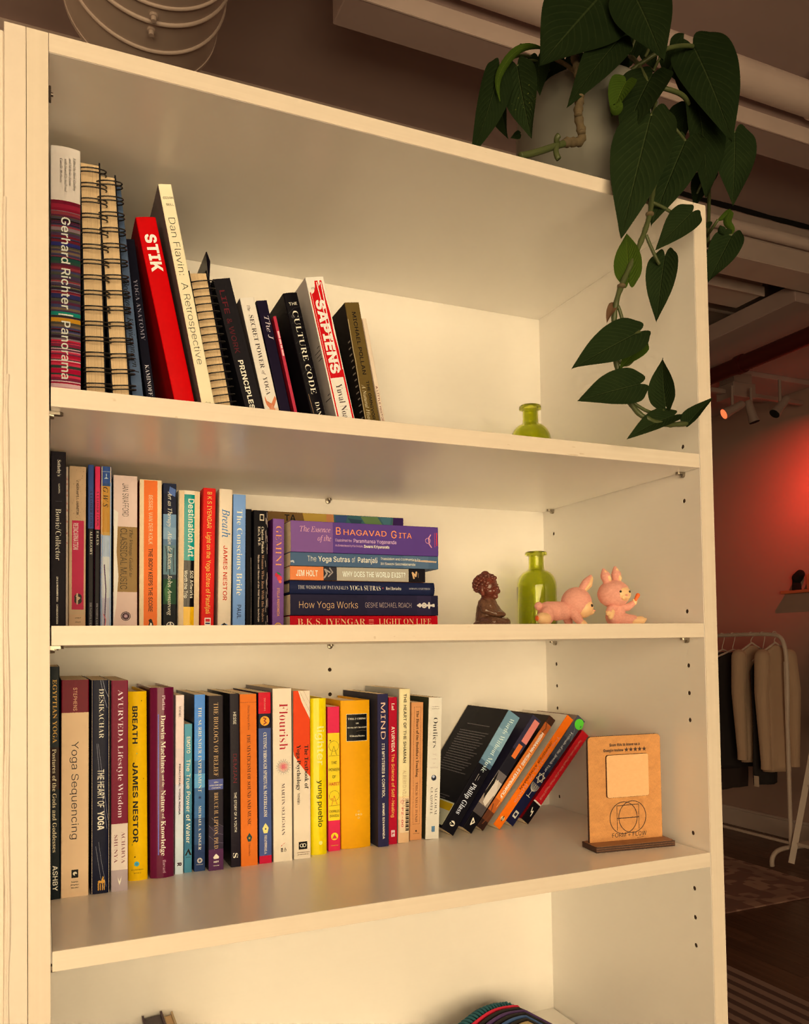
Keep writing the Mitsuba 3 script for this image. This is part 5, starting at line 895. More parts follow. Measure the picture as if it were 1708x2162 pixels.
def leafmat(key, fn):
    mat(key, {'type': 'bumpmap', 'scale': 1.0, 'arbitrary': {'type': 'proc', **{k: v for k, v in mikit.proc(_ripple, 4e-4).items() if k != 'type'}},
              'bsdf': {'type': 'principledthin', 'base_color': mikit.proc(fn), 'roughness': .29, 'diff_trans': .22, 'spec_trans': 0.0, 'eta': 1.4}})
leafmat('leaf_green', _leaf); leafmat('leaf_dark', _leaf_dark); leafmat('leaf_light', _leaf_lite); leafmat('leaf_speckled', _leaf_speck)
mat('leaf_dry', two(pbr((.09, .045, .02), .8)))
mat('stem_green', pbr(_plaster((.060, .080, .025), (.042, .058, .02), 60), .5))
mat('stem_wood', pbr(_plaster((.13, .10, .05), (.06, .045, .025), 120), .8))
SV = np.array([0, .04, .1, .18, .28, .38, .5, .62, .74, .84, .92, .97, 1.0]); HW = np.array([.60, .74, .88, .97, 1.0, .985, .90, .76, .55, .35, .18, .08, .0])
def leaf(base, tip, width, roll=0.0, fold=.25, droop=.12, wave=.03, cup=.0, lobe=.11, seed=0):
    """A heart-shaped leaf from base to tip; roll turns it about its axis away from facing the viewer; fold lifts the halves, droop bends the tip back."""
    b, t = np.asarray(base, float), np.asarray(tip, float); L = np.linalg.norm(t - b); ax = (t - b) / L
    to = ROOM_LIGHT - (b + t) / 2; n = to - ax * (to @ ax); n /= np.linalg.norm(n); s = np.cross(ax, n)
    a = math.radians(roll); n, s = n * math.cos(a) + s * math.sin(a), s * math.cos(a) - n * math.sin(a)
    from scipy.interpolate import PchipInterpolator
    R, Cn = 26, 15; ss = np.linspace(0, 1, R) ** 1.05; tt = np.linspace(-1, 1, Cn); hw = PchipInterpolator(SV, HW)(ss) * width / 2
    V, UV = [], []
    for i, sv in enumerate(ss):
        for tv in tt:
            back = lobe * L * (1 - sv) ** 4 * math.sin(PI * min(abs(tv), 1) ** .8) ** 1.0
            al = sv * L - back; w = hw[i] * tv * (1 - .0 * sv)
            z = fold * abs(tv) ** 1.2 * hw[i] - droop * L * (sv - .15) ** 2 * (1 if sv > .15 else 0) + wave * width * math.sin(5 * sv + seed + 2.2 * np.sign(tv)) * abs(tv) ** 2 - cup * hw[i] * tv * tv
            V.append(b + ax * al + s * w + n * z); UV.append((tv * .5 + .5, sv))
    F = []
    for i in range(R - 1):
        for j in range(Cn - 1): q = i * Cn + j; F += [(q, q + 1, q + Cn + 1), (q, q + Cn + 1, q + Cn)]
    return (np.array(V), np.array(F)), np.array(UV)
PL = thing('potted_pothos', 'pothos plant with heart-shaped leaves in a grey-green pot, trailing over the bookcase corner', 'potted plant')
PCX, PCY = .712, .155
pot_prof = [(0, .0003), (.074, .0003), (.084, .004), (.0945, .02), (.1000, .06), (.1025, .12), (.1030, .165), (.1005, .186), (.095, .201), (.087, .211), (.077, .216), (.070, .217), (.070, .209), (.084, .200), (.094, .15), (.086, .03), (.07, .012), (0, .012)]
mat('pot_glaze', pbr(_plaster((.175, .178, .160), (.145, .147, .132), 12), .42, specular=.4))
mat('soil', pbr((.03, .02, .014), .95))
part(PL, 'pot', M(lathe(pot_prof, 72, PCX, PCY, Z_TOP), 'pot_glaze', 40), 'round-shouldered grey-green ceramic pot')
m = lathe([(0, .196), (.04, .197), (.080, .1950), (.080, .190), (0, .190)], 40, PCX, PCY, Z_TOP); part(PL, 'soil', M(m, 'soil'))
# (base, tip, width, roll, fold, droop, material)
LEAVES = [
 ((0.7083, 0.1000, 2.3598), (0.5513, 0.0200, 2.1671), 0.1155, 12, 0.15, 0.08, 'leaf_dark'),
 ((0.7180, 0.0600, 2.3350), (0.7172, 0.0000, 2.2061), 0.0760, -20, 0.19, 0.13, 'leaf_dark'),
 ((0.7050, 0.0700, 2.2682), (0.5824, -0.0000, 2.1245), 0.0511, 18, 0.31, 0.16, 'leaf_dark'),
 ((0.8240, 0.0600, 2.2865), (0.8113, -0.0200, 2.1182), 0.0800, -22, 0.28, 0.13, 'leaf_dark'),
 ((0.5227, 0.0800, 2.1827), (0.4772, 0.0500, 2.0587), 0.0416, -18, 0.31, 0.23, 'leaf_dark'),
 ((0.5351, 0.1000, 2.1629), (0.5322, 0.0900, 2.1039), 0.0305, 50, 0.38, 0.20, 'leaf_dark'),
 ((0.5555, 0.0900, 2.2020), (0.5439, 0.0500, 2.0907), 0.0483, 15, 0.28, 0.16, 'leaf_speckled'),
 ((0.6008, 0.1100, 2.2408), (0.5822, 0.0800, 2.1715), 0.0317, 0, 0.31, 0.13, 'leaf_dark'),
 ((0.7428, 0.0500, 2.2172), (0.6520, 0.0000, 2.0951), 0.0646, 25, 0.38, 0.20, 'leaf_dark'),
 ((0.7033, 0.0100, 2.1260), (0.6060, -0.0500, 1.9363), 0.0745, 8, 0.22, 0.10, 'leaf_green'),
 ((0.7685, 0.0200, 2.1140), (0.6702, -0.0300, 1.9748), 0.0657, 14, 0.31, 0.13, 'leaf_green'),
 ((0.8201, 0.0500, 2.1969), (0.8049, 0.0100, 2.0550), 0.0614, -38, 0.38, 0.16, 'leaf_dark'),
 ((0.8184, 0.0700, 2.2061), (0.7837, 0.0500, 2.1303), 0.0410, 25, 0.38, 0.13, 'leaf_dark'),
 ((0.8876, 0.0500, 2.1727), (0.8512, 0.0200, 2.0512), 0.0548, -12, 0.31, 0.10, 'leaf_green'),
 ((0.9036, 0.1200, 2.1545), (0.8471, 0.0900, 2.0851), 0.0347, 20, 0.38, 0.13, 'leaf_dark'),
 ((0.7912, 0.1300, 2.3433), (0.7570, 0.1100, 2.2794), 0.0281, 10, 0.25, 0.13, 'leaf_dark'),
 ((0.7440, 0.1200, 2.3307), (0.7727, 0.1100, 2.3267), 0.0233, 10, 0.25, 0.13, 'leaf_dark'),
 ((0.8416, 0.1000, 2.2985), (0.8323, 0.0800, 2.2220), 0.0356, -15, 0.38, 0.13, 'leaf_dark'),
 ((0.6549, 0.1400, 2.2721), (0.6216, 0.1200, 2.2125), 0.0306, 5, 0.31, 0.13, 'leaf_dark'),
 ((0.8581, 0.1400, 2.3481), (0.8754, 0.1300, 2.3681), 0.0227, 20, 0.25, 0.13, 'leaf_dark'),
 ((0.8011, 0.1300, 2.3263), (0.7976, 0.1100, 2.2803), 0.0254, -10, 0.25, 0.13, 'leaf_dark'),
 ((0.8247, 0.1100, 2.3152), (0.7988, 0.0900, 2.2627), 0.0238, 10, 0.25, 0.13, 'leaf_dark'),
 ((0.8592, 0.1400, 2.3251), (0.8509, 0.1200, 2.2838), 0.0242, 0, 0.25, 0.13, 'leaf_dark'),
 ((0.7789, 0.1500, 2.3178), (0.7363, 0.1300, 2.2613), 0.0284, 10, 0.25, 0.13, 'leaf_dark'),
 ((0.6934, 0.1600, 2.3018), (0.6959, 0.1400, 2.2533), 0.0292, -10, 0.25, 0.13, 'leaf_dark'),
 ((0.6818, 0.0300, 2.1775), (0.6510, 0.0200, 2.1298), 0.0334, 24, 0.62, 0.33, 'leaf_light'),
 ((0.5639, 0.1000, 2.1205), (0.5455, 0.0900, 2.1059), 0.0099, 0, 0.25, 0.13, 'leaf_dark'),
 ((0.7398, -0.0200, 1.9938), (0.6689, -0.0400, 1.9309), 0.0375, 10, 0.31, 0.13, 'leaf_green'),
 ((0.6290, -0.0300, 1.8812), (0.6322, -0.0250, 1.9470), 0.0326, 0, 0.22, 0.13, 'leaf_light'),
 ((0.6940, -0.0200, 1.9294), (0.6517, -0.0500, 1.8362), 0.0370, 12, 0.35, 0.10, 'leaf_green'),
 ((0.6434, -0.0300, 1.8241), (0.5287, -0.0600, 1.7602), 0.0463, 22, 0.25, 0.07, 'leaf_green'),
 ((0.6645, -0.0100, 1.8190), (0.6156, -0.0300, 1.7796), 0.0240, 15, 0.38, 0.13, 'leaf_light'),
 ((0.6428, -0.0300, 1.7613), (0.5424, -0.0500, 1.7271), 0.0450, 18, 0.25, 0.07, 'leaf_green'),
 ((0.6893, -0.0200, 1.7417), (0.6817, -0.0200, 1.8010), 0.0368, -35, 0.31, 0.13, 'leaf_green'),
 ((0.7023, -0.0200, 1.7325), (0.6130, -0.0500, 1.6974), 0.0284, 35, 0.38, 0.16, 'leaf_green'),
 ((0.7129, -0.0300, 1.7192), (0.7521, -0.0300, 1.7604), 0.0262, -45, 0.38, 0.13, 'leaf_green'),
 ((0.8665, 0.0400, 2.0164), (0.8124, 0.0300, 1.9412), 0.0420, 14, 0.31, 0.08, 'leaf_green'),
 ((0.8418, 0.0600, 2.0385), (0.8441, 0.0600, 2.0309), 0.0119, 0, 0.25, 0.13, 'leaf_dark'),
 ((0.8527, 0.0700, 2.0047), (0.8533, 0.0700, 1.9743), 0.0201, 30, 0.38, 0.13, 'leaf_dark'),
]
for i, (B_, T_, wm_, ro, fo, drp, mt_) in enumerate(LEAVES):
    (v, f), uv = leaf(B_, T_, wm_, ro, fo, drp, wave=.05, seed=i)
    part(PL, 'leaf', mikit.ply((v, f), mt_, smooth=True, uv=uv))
# rolled young leaves: seen edge-on or curled
def curled(pts, wid, mt_, tilt=.4):
    P = bez(pts, 26); V, UV, F = [], [], []
    for i, q in enumerate(P):
        t_ = P[min(i + 1, 25)] - P[max(i - 1, 0)]; t_ /= np.linalg.norm(t_); to = ROOM_LIGHT - q; n = to - t_ * (to @ t_); n /= np.linalg.norm(n); s = np.cross(t_, n)
        w = wid * math.sin(PI * min(max(i / 25, .04), .985)) ** .7
        for j in range(7):
            a = (j / 6 - .5) * 2.6; V.append(q + s * w * math.sin(a) * .5 + n * w * (math.cos(a) - .6) * tilt); UV.append((j / 6, i / 25))
    for i in range(25):
        for j in range(6): k_ = i * 7 + j; F += [(k_, k_ + 1, k_ + 8), (k_, k_ + 8, k_ + 7)]
    part(PL, 'leaf', mikit.ply((np.array(V), np.array(F)), mt_, smooth=True, uv=np.array(UV)))
curled([(0.5975, 0.0900, 2.2367), (0.5740, 0.0840, 2.2296), (0.5472, 0.0780, 2.2116), (0.5235, 0.0720, 2.1801), (0.5120, 0.0660, 2.1549), (0.5113, 0.0600, 2.1257)], .011, 'leaf_light')
curled([(0.5557, 0.0800, 2.2254), (0.5534, 0.0800, 2.2185), (0.5470, 0.0800, 2.2117)], .010, 'leaf_green')
curled([(0.6639, 0.0200, 2.1417), (0.6601, 0.0193, 2.1318), (0.6536, 0.0187, 2.1266), (0.6473, 0.0180, 2.1301)], .014, 'leaf_light')
curled([(0.8512, 0.0500, 2.0403), (0.8616, 0.0480, 2.0461), (0.8685, 0.0460, 2.0505), (0.8625, 0.0440, 2.0363), (0.8672, 0.0420, 2.0282), (0.8657, 0.0400, 2.0176)], .012, 'leaf_light')
curled([(0.8453, 0.0400, 2.0256), (0.8476, 0.0400, 2.0195), (0.8526, 0.0400, 2.0151)], .011, 'leaf_green')
for tip_, base_, w in (((0.5960, -0.0300, 1.8308), (0.6083, -0.0280, 1.8515), .011), ((0.6370, -0.0300, 1.8906), (0.6371, -0.0280, 1.9104), .008)):
    (v, f), uv = leaf(base_, tip_, w, 20, .5, .3, wave=.2); part(PL, 'dry_leaf', mikit.ply((v, f), 'leaf_dry', smooth=True), 'shrivelled brown leaf')
def vine(pts, r, m_, nm='stem', n=50, bumps=0.0):
    P = bez(pts, n); rr = np.full(n, r) * (1 + bumps * np.abs(np.sin(np.arange(n) * .9)) ** 6)
    return part(PL, nm, M(tube(P, rr, 9), m_, True))
vine([(0.7465, 0.1000, 2.2752), (0.7297, 0.0500, 2.2078), (0.7201, 0.0200, 2.1263), (0.6955, -0.0050, 2.0387), (0.6773, -0.0180, 1.9981), (0.6653, -0.0280, 1.9718), (0.6542, -0.0300, 1.9455), (0.6428, -0.0300, 1.9214), (0.6295, -0.0300, 1.8961), (0.6184, -0.0300, 1.8749), (0.6102, -0.0300, 1.8532), (0.6101, -0.0250, 1.8325), (0.6131, -0.0200, 1.8063), (0.6166, -0.0200, 1.7840), (0.6258, -0.0180, 1.7618), (0.6335, -0.0200, 1.7432), (0.6416, -0.0250, 1.7285), (0.6514, -0.0300, 1.7201), (0.6748, -0.0300, 1.7161), (0.6974, -0.0300, 1.7177), (0.7122, -0.0300, 1.7197)], .0030, 'stem_green', n=110, bumps=.25)
vine([(0.6534, 0.1000, 2.2489), (0.6189, 0.0450, 2.1776), (0.6095, 0.0300, 2.1380), (0.6002, 0.0220, 2.1084), (0.6031, 0.0200, 2.0852), (0.5999, 0.0180, 2.0732), (0.5858, 0.0140, 2.0657), (0.5705, 0.0120, 2.0592)], .0048, 'stem_wood', bumps=.35)
vine([(0.5718, 0.0120, 2.0595), (0.5519, 0.0100, 2.0490), (0.5271, 0.0080, 2.0357), (0.5048, 0.0060, 2.0255)], .0040, 'stem_green')
for a in ([(0.5608, 0.0100, 2.0546), (0.5551, 0.0060, 2.0412), (0.5576, 0.0040, 2.0325)], [(0.5595, 0.0100, 2.0560), (0.5569, 0.0060, 2.0589), (0.5584, 0.0040, 2.0616)]): vine(a, .0034, 'stem_green', 'aerial_root', 12)
vine([(0.6152, 0.0400, 2.1709), (0.6281, 0.0800, 2.2156), (0.6295, 0.1200, 2.2542)], .0028, 'stem_wood')
vine([(0.7367, 0.1200, 2.2515), (0.7245, 0.0800, 2.2330), (0.7390, 0.0600, 2.2410), (0.7617, 0.0500, 2.2552), (0.7950, 0.0500, 2.2707), (0.8192, 0.0550, 2.2804)], .0030, 'stem_green')
vine([(0.7353, 0.0400, 2.1964), (0.7438, 0.0300, 2.1853), (0.7678, 0.0300, 2.1852), (0.7946, 0.0400, 2.1822)], .0032, 'stem_green')
for a in ([(0.6570, -0.0300, 1.9437), (0.6668, -0.0280, 1.9296), (0.6804, -0.0250, 1.9141)], [(0.6769, -0.0200, 1.9923), (0.6915, -0.0200, 1.9900), (0.7077, -0.0200, 1.9855)], [(0.6096, -0.0300, 1.8531), (0.6174, -0.0300, 1.8385), (0.6251, -0.0300, 1.8215), (0.6434, -0.0300, 1.8241)], [(0.6142, -0.0200, 1.7979), (0.6278, -0.0200, 1.7854), (0.6514, -0.0150, 1.8045)], [(0.6349, -0.0200, 1.7434), (0.6506, -0.0220, 1.7348), (0.6684, -0.0220, 1.7308), (0.6848, -0.0200, 1.7365)], [(0.6782, -0.0200, 1.7347), (0.6808, -0.0200, 1.7280), (0.6918, -0.0200, 1.7279)]): vine(a, .0021, 'stem_green', 'leaf_stalk', 18)
vine([(0.8927, 0.1200, 2.2357), (0.8841, 0.1000, 2.1649), (0.8748, 0.0900, 2.0943), (0.8600, 0.0800, 2.0174)], .0026, 'stem_green')
for a in ([(0.8596, 0.0800, 2.0324), (0.8502, 0.0600, 2.0321), (0.8512, 0.0500, 2.0396)], [(0.8592, 0.0800, 2.0200), (0.8531, 0.0600, 2.0165), (0.8573, 0.0500, 2.0167), (0.8665, 0.0400, 2.0164)], [(0.8661, 0.1100, 2.1026), (0.8680, 0.1000, 2.1155), (0.8911, 0.1100, 2.1449)], [(0.7733, 0.1000, 2.2827), (0.7893, 0.1100, 2.3148), (0.7912, 0.1300, 2.3433)], [(0.7879, 0.1000, 2.2662), (0.7988, 0.1000, 2.2865), (0.8238, 0.1100, 2.3150)], [(0.7458, 0.1200, 2.2815), (0.7351, 0.1100, 2.2923), (0.7130, 0.0800, 2.2761)], [(0.7296, 0.1200, 2.2907), (0.7393, 0.1200, 2.3417), (0.7083, 0.1000, 2.3585)], [(0.7631, 0.1200, 2.3002), (0.7649, 0.1000, 2.3352), (0.7279, 0.0700, 2.3436)], [(0.6177, 0.1200, 2.2391), (0.5823, 0.1000, 2.2237), (0.5555, 0.0900, 2.2020)], [(0.6320, 0.1300, 2.2429), (0.5815, 0.1100, 2.2366), (0.5241, 0.0800, 2.1830)], [(0.8377, 0.1000, 2.2100), (0.8717, 0.0800, 2.1981), (0.8876, 0.0500, 2.1720)], [(0.7297, 0.0300, 2.1631), (0.7168, 0.0200, 2.1430), (0.7033, 0.0100, 2.1254)], [(0.7411, 0.0300, 2.1501), (0.7605, 0.0300, 2.1358), (0.7685, 0.0200, 2.1140)]):
    vine(a, .0020, 'stem_green', 'leaf_stalk', 18)
for c_ in ((0.6065, 0.0260, 2.1348), (0.5973, 0.0180, 2.1053), (0.6002, 0.0160, 2.0822), (0.6636, -0.0300, 1.9705), (0.6169, -0.0320, 1.8739)):
    part(PL, 'stem_node', M(ell(c_, (.0052, .0052, .0030), 2), 'stem_wood', True))

# ------------------------------------------------------------------ ducts, pipes and beams overhead
mat('duct_paint', pbr(_plaster((.47, .38, .34), (.42, .335, .30), 9), .45))
DD = 1.75; am = math.radians((1.5 + 14.45) / 2); ah = math.radians((14.45 - 1.5) / 2)
DX, DZ, DR = CAM[0] + DD * math.sin(am), CAM[2] + DD * math.cos(am), DD * math.sin(ah)
k = thing('air_duct', 'round painted air duct with raised seams over the left end of the bookcase', 'duct')
def yt(y0, y1, r, seg=64): return tube([(DX, y0, DZ), (DX, y1, DZ)], r, seg)
part(k, 'duct_body', M(yt(-.6, 1.46, DR), 'duct_paint', 40))
part(k, 'end_cap', M(yt(1.46, 1.472, DR * 1.012), 'duct_paint', 40))
def ringat(y, r, w): 
    a = np.linspace(0, 2 * PI, 73)[:-1]; return tube(np.stack([DX + r * np.cos(a), np.full(72, y), DZ + r * np.sin(a)], 1), w, 8, closed=True)
for y, w in ((1.349, .006), (1.247, .0065), (1.190, .0055), (.90, .006)): part(k, 'seam_ring', M(ringat(y, DR, w), 'duct_paint', True))
for y in (1.222, 1.272):
    q = np.array([DX, y, DZ - DR]); part(k, 'seam_bolt', M(cat(tube([q + [0, 0, .004], q - [0, 0, .006]], .010, 14), tube([q - [0, 0, .006], q - [0, 0, .016]], .0065, 12)), 'duct_paint', 40))
def xt(x0, x1, y, z, r, seg=32): return tube([(x0, y, z), (x1, y, z)], r, seg)
k = thing('ceiling_pipe', 'thick pale pipe running along the ceiling behind the plant', 'pipe')
part(k, 'pipe', M(xt(XL, XR, 1.325, 3.45, .055), 'pipe_paint', 40))
for x in (.6, 2.62, 4.2): part(k, 'pipe_hanger', M(cat(xt(x - .012, x + .012, 1.325, 3.45, .060), box(x - .008, x + .008, 1.317, 1.333, 3.5, CEIL)), 'pipe_paint', 40))
k = thing('ceiling_box', 'long boxed beam with a front edge coloured paler as lit, ending above the bookcase', 'beam')
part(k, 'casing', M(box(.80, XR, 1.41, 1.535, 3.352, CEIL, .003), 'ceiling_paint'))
part(k, 'front_edge', M(box(.798, XR, 1.402, 1.411, 3.35, 3.41, .002), 'pipe_paint'))  # paler paint puts the light on the front face into its colour
struct('trim_3', box(XL, XR, 2.245, 2.36, 3.42, CEIL), 'beam_paint', 'ceiling ledge behind the long boxed beam')
r2 = np.random.default_rng(2); xs = np.linspace(2.7, XR, 60); lo = 2.195 + .012 * meshkit.noise(np.stack([xs * 9, xs * 0, xs * 0], 1)); hi = 2.240 - .010 * meshkit.noise(np.stack([xs * 14, xs * 0 + 3, xs * 0], 1))
mat('gap_dark', pbr((.004, .004, .004), 1.0))
gp = Polygon(list(zip(xs, lo)) + list(zip(xs[::-1], hi[::-1]))).buffer(0)
gp = gp if gp.geom_type == 'Polygon' else max(polys(gp), key=lambda q: q.area)
m = trimesh.creation.extrude_polygon(gp, .004, engine='earcut'); m.apply_translation((0, 0, CEIL - .003)); part('ceiling', 'crack', M(m, 'gap_dark'), 'ragged black gap where the slab meets the ledge')
k = thing('ceiling_pipe', 'thin pale conduit along the ledge behind the leaves', 'pipe')
part(k, 'pipe', M(xt(XL, XR, 2.212, 3.505, .030), 'pipe_paint', 40))
struct('trim_4', box(XL, XR, 2.20, 2.38, 3.345, 3.45, .004), 'beam_paint', 'rough painted beam under the conduit')
# suspended tiles beyond the beam
for i in range(5):
    for j in range(6):
        x0, y0 = 1.50 + .70 * i, 2.40 + .64 * j
        if x0 < 4.9: part('ceiling', 'ceiling_tile', M(box(x0, min(x0 + .685, XR - .01), y0, y0 + .625, 3.500, 3.512, .002), 'tile_dark'))
for j in range(7): part('ceiling', 'tile_rail', M(box(1.4, XR, 2.38 + .64 * j, 2.396 + .64 * j, 3.488, 3.52), 'beam_paint'))
for i in range(6): part('ceiling', 'tile_rail', M(box(1.4865 + .70 * i, 1.4985 + .70 * i, 2.38, YB, 3.488, 3.52), 'beam_paint'))
k = thing('light_batten', 'pale rectangular ceiling batten hanging below the dark tiles', 'batten')
part(k, 'casing', M(box(2.3, 3.70, 2.60, 2.80, 3.41, 3.49, .003), 'beam_paint'))
part(k, 'front_edge', M(box(2.3, 3.705, 2.592, 2.601, 3.40, 3.455, .001), 'pipe_paint'))
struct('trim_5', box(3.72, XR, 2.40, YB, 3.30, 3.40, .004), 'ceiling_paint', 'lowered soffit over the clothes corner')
mat('red_paint', pbr((.06, .004, .004), .45))
k = thing('sprinkler_pipe', 'dark red pipe crossing below the soffit', 'pipe')
part(k, 'pipe', M(tube([(3.95, 1.0, 3.18), (3.95, YB, 3.18)], .050, 28), 'red_paint', 40))
for y in (1.9, 3.02, 4.4): part(k, 'coupling', M(tube([(3.95, y - .025, 3.18), (3.95, y + .025, 3.18)], .058, 28), 'red_paint', 40))

# ------------------------------------------------------------------ track light with red spots
k = thing('track_light', 'ceiling track light with small spot heads, one glowing orange-red', 'track light')
mat('track_paint', pbr((.27, .20, .185), .5))
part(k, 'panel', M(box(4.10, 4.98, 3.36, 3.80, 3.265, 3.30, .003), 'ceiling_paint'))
part(k, 'track_rail', M(box(4.05, 4.93, 3.40, 3.43, 3.135, 3.165, .002), 'track_paint'))
part(k, 'feed_box', M(cat(box(4.22, 4.38, 3.34, 3.48, 3.15, 3.266, .004), box(4.20, 4.40, 3.33, 3.49, 3.10, 3.20, .004)), 'track_paint'))
def head(pos, aim, glow=False):
    p, a = np.array(pos, float), np.array(aim, float) - np.array(pos, float); a /= np.linalg.norm(a)
    part(k, 'spot_arm', M(tube([(p[0], p[1], 3.14), p], .010, 10), 'track_paint', 40))
    body = lathe([(0, -.085), (.020, -.083), (.026, -.07), (.030, .02), (.036, .055), (.036, .066), (.031, .066), (.028, .052), (0, .050)], 28)
    Rm = trimesh.geometry.align_vectors([0, 0, 1], a); Rm[:3, 3] = p; body.apply_transform(Rm); part(k, 'spot_head', M(body, 'track_paint', 40))
    lens = lathe([(0, .0668), (.033, .0668), (.033, .0700), (0, .0705)], 28) ; lens.apply_transform(Rm)
    if glow: part(k, 'lens', {**M(lens, 'track_paint', 30), 'emitter': {'type': 'area', 'radiance': rgb(RED_LENS)}}, 'glowing orange-red lens')
    else: part(k, 'lens', M(lens, 'gap_dark', 30))
    return p + a * .08
head((4.13, 3.275, 2.985), (3.55, 3.50, 2.66), True)
head((4.28, 3.26, 2.975), (4.38, 3.20, 2.55))
src = head((4.32, 3.06, 2.965), (3.95, 3.12, 2.55))
red = head((4.34, 2.62, 3.02), (XR, 3.45, 2.45))
scene['red_spot'] = {'type': 'spot', 'to_world': T().look_at(origin=red.tolist(), target=[XR, 3.45, 2.48], up=[0, 0, 1]), 'intensity': rgb(RED_SPOT), 'cutoff_angle': 33.0, 'beam_width': 4.0}

# ------------------------------------------------------------------ wall shelf, clothes rail, ladder shelf, rugs
mat('rack_white', pbr(_plaster((.62, .52, .46), (.56, .46, .41), 9), .5))
mat('shelf_orange_lit', pbr((.42, .16, .07), .5))  # the orange light on the ledge is put into this colour
k = thing('wall_shelf', 'small ledge on the red-lit wall, its orange light put into the colour', 'shelf')
part(k, 'board', M(box(XR - .065, XR - .0005, 3.05, 3.66, 1.80, 1.822, .002), 'shelf_orange_lit'))
part(k, 'bracket', M(box(XR - .012, XR - .0005, 3.40, 3.44, 1.68, 1.80, .002), 'rack_white'))
k = thing('figurine', 'small black bust on the little wall ledge', 'figurine')
part(k, 'bust', M(soften(chain([(0, 0, .002), (0, 0, .04), (.0, .01, .075)], [.032, .030, .022]).trim_by_plane([0, 0, 1], 0).translate([4.965, 3.54, 1.8222]) + chain([(4.962, 3.53, 1.91), (4.957, 3.50, 1.935)], [.038, .032]), .012, 4), 'gap_dark', True))
k = thing('figurine', 'second dark ornament at the photograph edge on the wall ledge', 'figurine')
part(k, 'frame', M(box(4.945, 4.97, 3.36, 3.44, 1.8222, 1.93, .004), 'shelf_orange_lit'))
RX = 4.42
k = thing('clothes_rail', 'white tubular clothes rail standing against the far wall', 'clothes rail')
part(k, 'hanging_bar', M(tube(bez([(RX, 3.17, .9), (RX, 3.17, 1.40), (RX, 3.20, 1.475), (RX, 3.27, 1.50), (RX, 4.2, 1.50), (RX, 5.2, 1.50), (RX, 5.3, 1.46), (RX, 5.3, 1.30)], 90), .014, 12), 'rack_white', 40))
for y in (3.17, 5.30):
    part(k, 'upright', M(tube([(RX, y, .10), (RX, y, 1.32)], .014, 12), 'rack_white', 40))
    part(k, 'foot', M(tube(bez([(RX - .17, y, .0145), (RX - .165, y, .07), (RX - .12, y, .105), (RX, y, .115), (RX + .2, y, .115)], 30), .015, 12), 'rack_white', 40))
part(k, 'lower_bar', M(tube([(RX, 3.17, .14), (RX, 5.30, .14)], .011, 10), 'rack_white', 40))
def garment(kind, y, label, m, zs, w=.50, t=.055, zl=.60, sleeves=True, grp='dark garments on the clothes rail'):
    """A garment on a hanger, its plane across the rail (along x), seen from its front edge."""
    g = thing(kind, label, 'garment', grp)
    r3 = np.random.default_rng(int(y * 100)); N = 26
    zz = np.linspace(zs, zl, N); V, F = [], []
    prof = lambda q: np.interp(q, [0, .06, .12, .5, .9, 1], [.20, .75, 1.0, .93, .92, .85])
    S_ = 30
    for i, z_ in enumerate(zz):
        q = i / (N - 1); hw = w / 2 * prof(q); th = t * (.5 + .7 * q)
        for j in range(S_):
            a = 2 * PI * j / S_; x = RX + hw * np.sign(math.cos(a)) * abs(math.cos(a)) ** .7
            yy = y + th / 2 * math.sin(a) * (1 + .35 * math.sin(x * 46 + y * 9) * q) + .012 * math.sin(x * 25 + z_ * 5 + y * 7) * q
            V.append((x, yy, z_))
    for i in range(N - 1):
        for j in range(S_): l = (j + 1) % S_; a, b = i * S_ + j, i * S_ + l; F += [(a, b, b + S_), (a, b + S_, a + S_)]
    V += [(RX, y, zs + .005), (RX, y, zl)]
    for j in range(S_): l = (j + 1) % S_; F += [(len(V) - 2, l, j), (len(V) - 1, (N - 1) * S_ + j, (N - 1) * S_ + l)]
    part(g, 'body', M(trimesh.Trimesh(V, F, process=False), m, True))
    if sleeves:
        for sx in (-1, 1):
            sl = chain([(RX + sx * w * .44, y, zs - .07), (RX + sx * w * .53, y - .01, zs - .30), (RX + sx * w * .47, y - .015, zl + .07)], [.050, .046, .034])
            part(g, 'sleeve', M(soften(sl, .02, 6), m, True))
            part(g, 'cuff', M(tube([(RX + sx * w * .47, y - .015, zl + .075), (RX + sx * w * .47, y - .015, zl + .02)], .034, 14), m, 40))
    part(g, 'hanger', M(cat(tube(bez([(RX, y, zs + .02), (RX, y, zs + .05), (RX + .02, y, 1.50), (RX, y, 1.52), (RX - .02, y, 1.508)], 16), .003, 6), tube([(RX - w * .40, y, zs - .035), (RX, y, zs + .022), (RX + w * .40, y, zs - .035)], .007, 8)), 'rack_white', 40))
mat('cloth_cream', two(pbr((.50, .35, .25), .9))); mat('cloth_black', two(pbr((.018, .014, .016), .85))); mat('cloth_char', two(pbr((.04, .026, .026), .9))); mat('tag_white', pbr((.55, .45, .38), .7))
ORD = ('first', 'second', 'third', 'fourth', 'fifth', 'last')
CG = 'cream sweatshirts on the clothes rail'
garment('sweatshirt', 3.25, 'cream sweatshirt on a white hanger, nearest on the rail', 'cloth_cream', 1.425, .27, .07, .60, True, CG)
garment('sweatshirt', 3.45, 'cream sweatshirt, second on the rail behind the nearest one', 'cloth_cream', 1.425, .27, .07, .64, True, CG)
garment('trousers', 3.355, 'dark garment hanging between the two sweatshirts', 'cloth_black', 1.36, .24, .04, .50, False)
for i, (y, m_, zl) in enumerate(((3.62, 'cloth_black', .58), (3.72, 'cloth_char', .42), (3.83, 'cloth_black', .60), (3.98, 'cloth_black', .44), (4.12, 'cloth_char', .62), (4.28, 'cloth_black', .55))):
    garment('dark_garment', y, f'dark garment, {ORD[i]} behind the cream sweatshirts on the rail', m_, 1.38, .44, .06, zl, False)
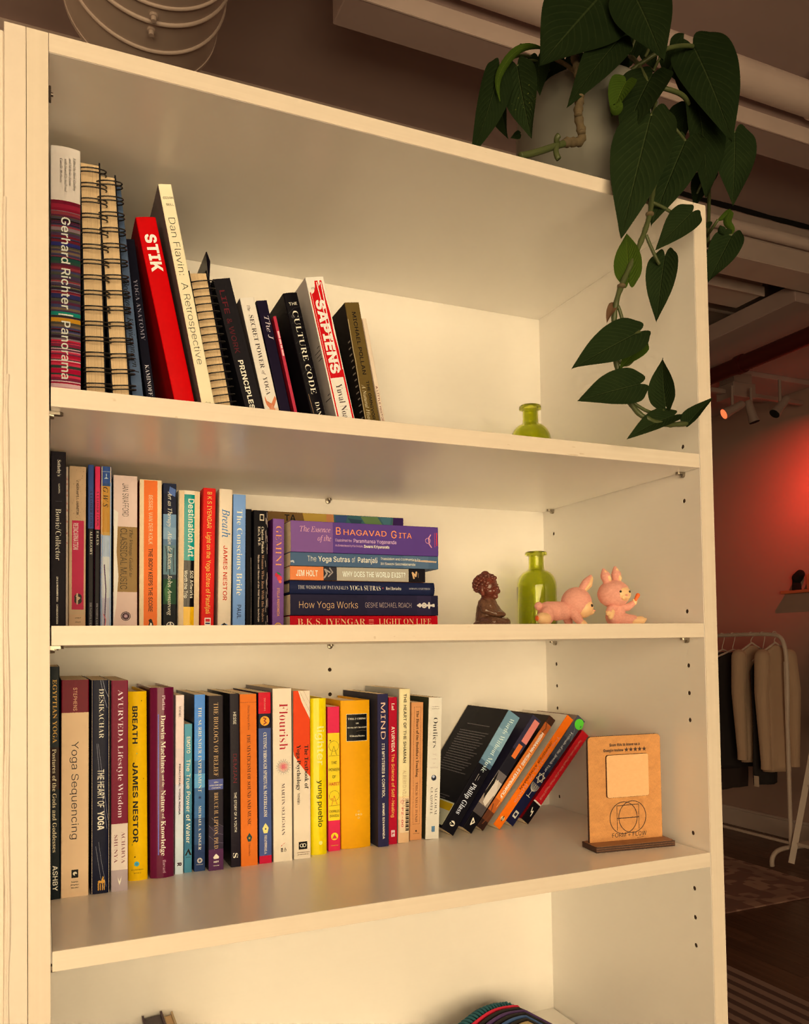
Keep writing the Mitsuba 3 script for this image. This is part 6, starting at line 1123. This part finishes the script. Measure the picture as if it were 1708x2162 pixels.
k = thing('price_tag', 'small white paper tag hanging below the sweatshirts', 'tag'); scene[k] = M(box(RX - .15, RX - .148, 3.28, 3.32, .50, .57), 'tag_white')
k = thing('price_tag', 'small white paper tag on the dark clothes', 'tag'); scene[k] = M(box(RX - .235, RX - .233, 3.66, 3.70, 1.08, 1.17), 'tag_white')
k = thing('ladder_shelf', 'white leaning ladder shelf at the right edge of the picture', 'shelf')
def stile(y): return np.array([4.36, y, 0]), np.array([4.96, y, 1.95])
for y in (3.12, 2.47):
    a, b = stile(y); part(k, 'stile', M(tube([a + [0, 0, .03], b], .026, 4), 'rack_white'))
for i, z_ in enumerate((.14, .50, .86, 1.22, 1.56)):
    x0 = 4.36 + .60 * z_ / 1.95
    part(k, 'shelf_board', M(box(x0 - .01, 4.985, 2.48, 3.11, z_, z_ + .022, .002), 'rack_white'))
for i, (z_, m_) in enumerate(((.8825, 'cloth_char'), (.925, 'denim'))):
    mat('denim', pbr((.05, .06, .10), .9))
    g = thing('folded_clothes', ('charcoal' if i == 0 else 'dark blue') + ' folded garment on the ladder shelf', 'garment', 'folded clothes on the ladder shelf')
    part(g, 'cloth', M(box(4.64, 4.95, 2.75 + .02 * i, 3.08, z_, z_ + .04, .012), m_))
for i, (y, z_) in enumerate(((2.98, .1625), (2.82, .1625))):
    g = thing('shoe', ('dark shoe farther from the camera' if i == 0 else 'dark shoe nearer to the camera') + ' on the lowest ladder shelf board', 'shoe', 'shoes on the ladder shelf')
    part(g, 'upper', M(soften(chain([(4.52, y, z_ + .030), (4.62, y, z_ + .035), (4.70, y, z_ + .05)], [.028, .036, .042]).trim_by_plane([0, 0, 1], z_ + .012), .012, 4), 'cloth_black', True)); part(g, 'sole', M(box(4.49, 4.745, y - .036, y + .036, z_, z_ + .012, .004), 'cloth_char'))
def _rug(p, n, uv):
    a = mikit.fbm(p.x * 9, p.y * 9, 1.0); v = mikit.smoothstep(.45, .6, mikit.noise(p.x * 22, p.y * 22, 3.0)); bd = mikit.smoothstep(.05, .08, dr.minimum(4.2 - p.x, p.y - 2.62)) * (1 - mikit.smoothstep(.2, .22, dr.minimum(4.2 - p.x, p.y - 2.62)))
    return mikit.mix(mikit.mix((.34, .21, .17), (.20, .105, .09), v), (.15, .08, .075), bd * .6 * a)
mat('rug_oriental', pbr(mikit.proc(_rug), .95))
k = thing('rug', 'faded patterned oriental rug in front of the clothes rail', 'rug'); scene[k] = M(box(1.9, 4.2, 2.62, 5.4, .0004, .009, .003), 'rug_oriental')
mat('rug_stripe_light', pbr((.26, .17, .15), .95)); mat('rug_stripe_dark', pbr((.10, .055, .05), .95))
k = thing('rug', 'striped flat-woven rug in the lower right corner', 'rug')
part(k, 'weave', M(box(1.2, 2.79, .95, 2.20, .0004, .006, .002), 'rug_stripe_light'))
for i in range(22):
    x1 = 2.745 - .07 * i
    part(k, 'stripe', M(box(x1 - .03, x1, 1.0, 2.15, .0061, .0075), 'rug_stripe_dark'))
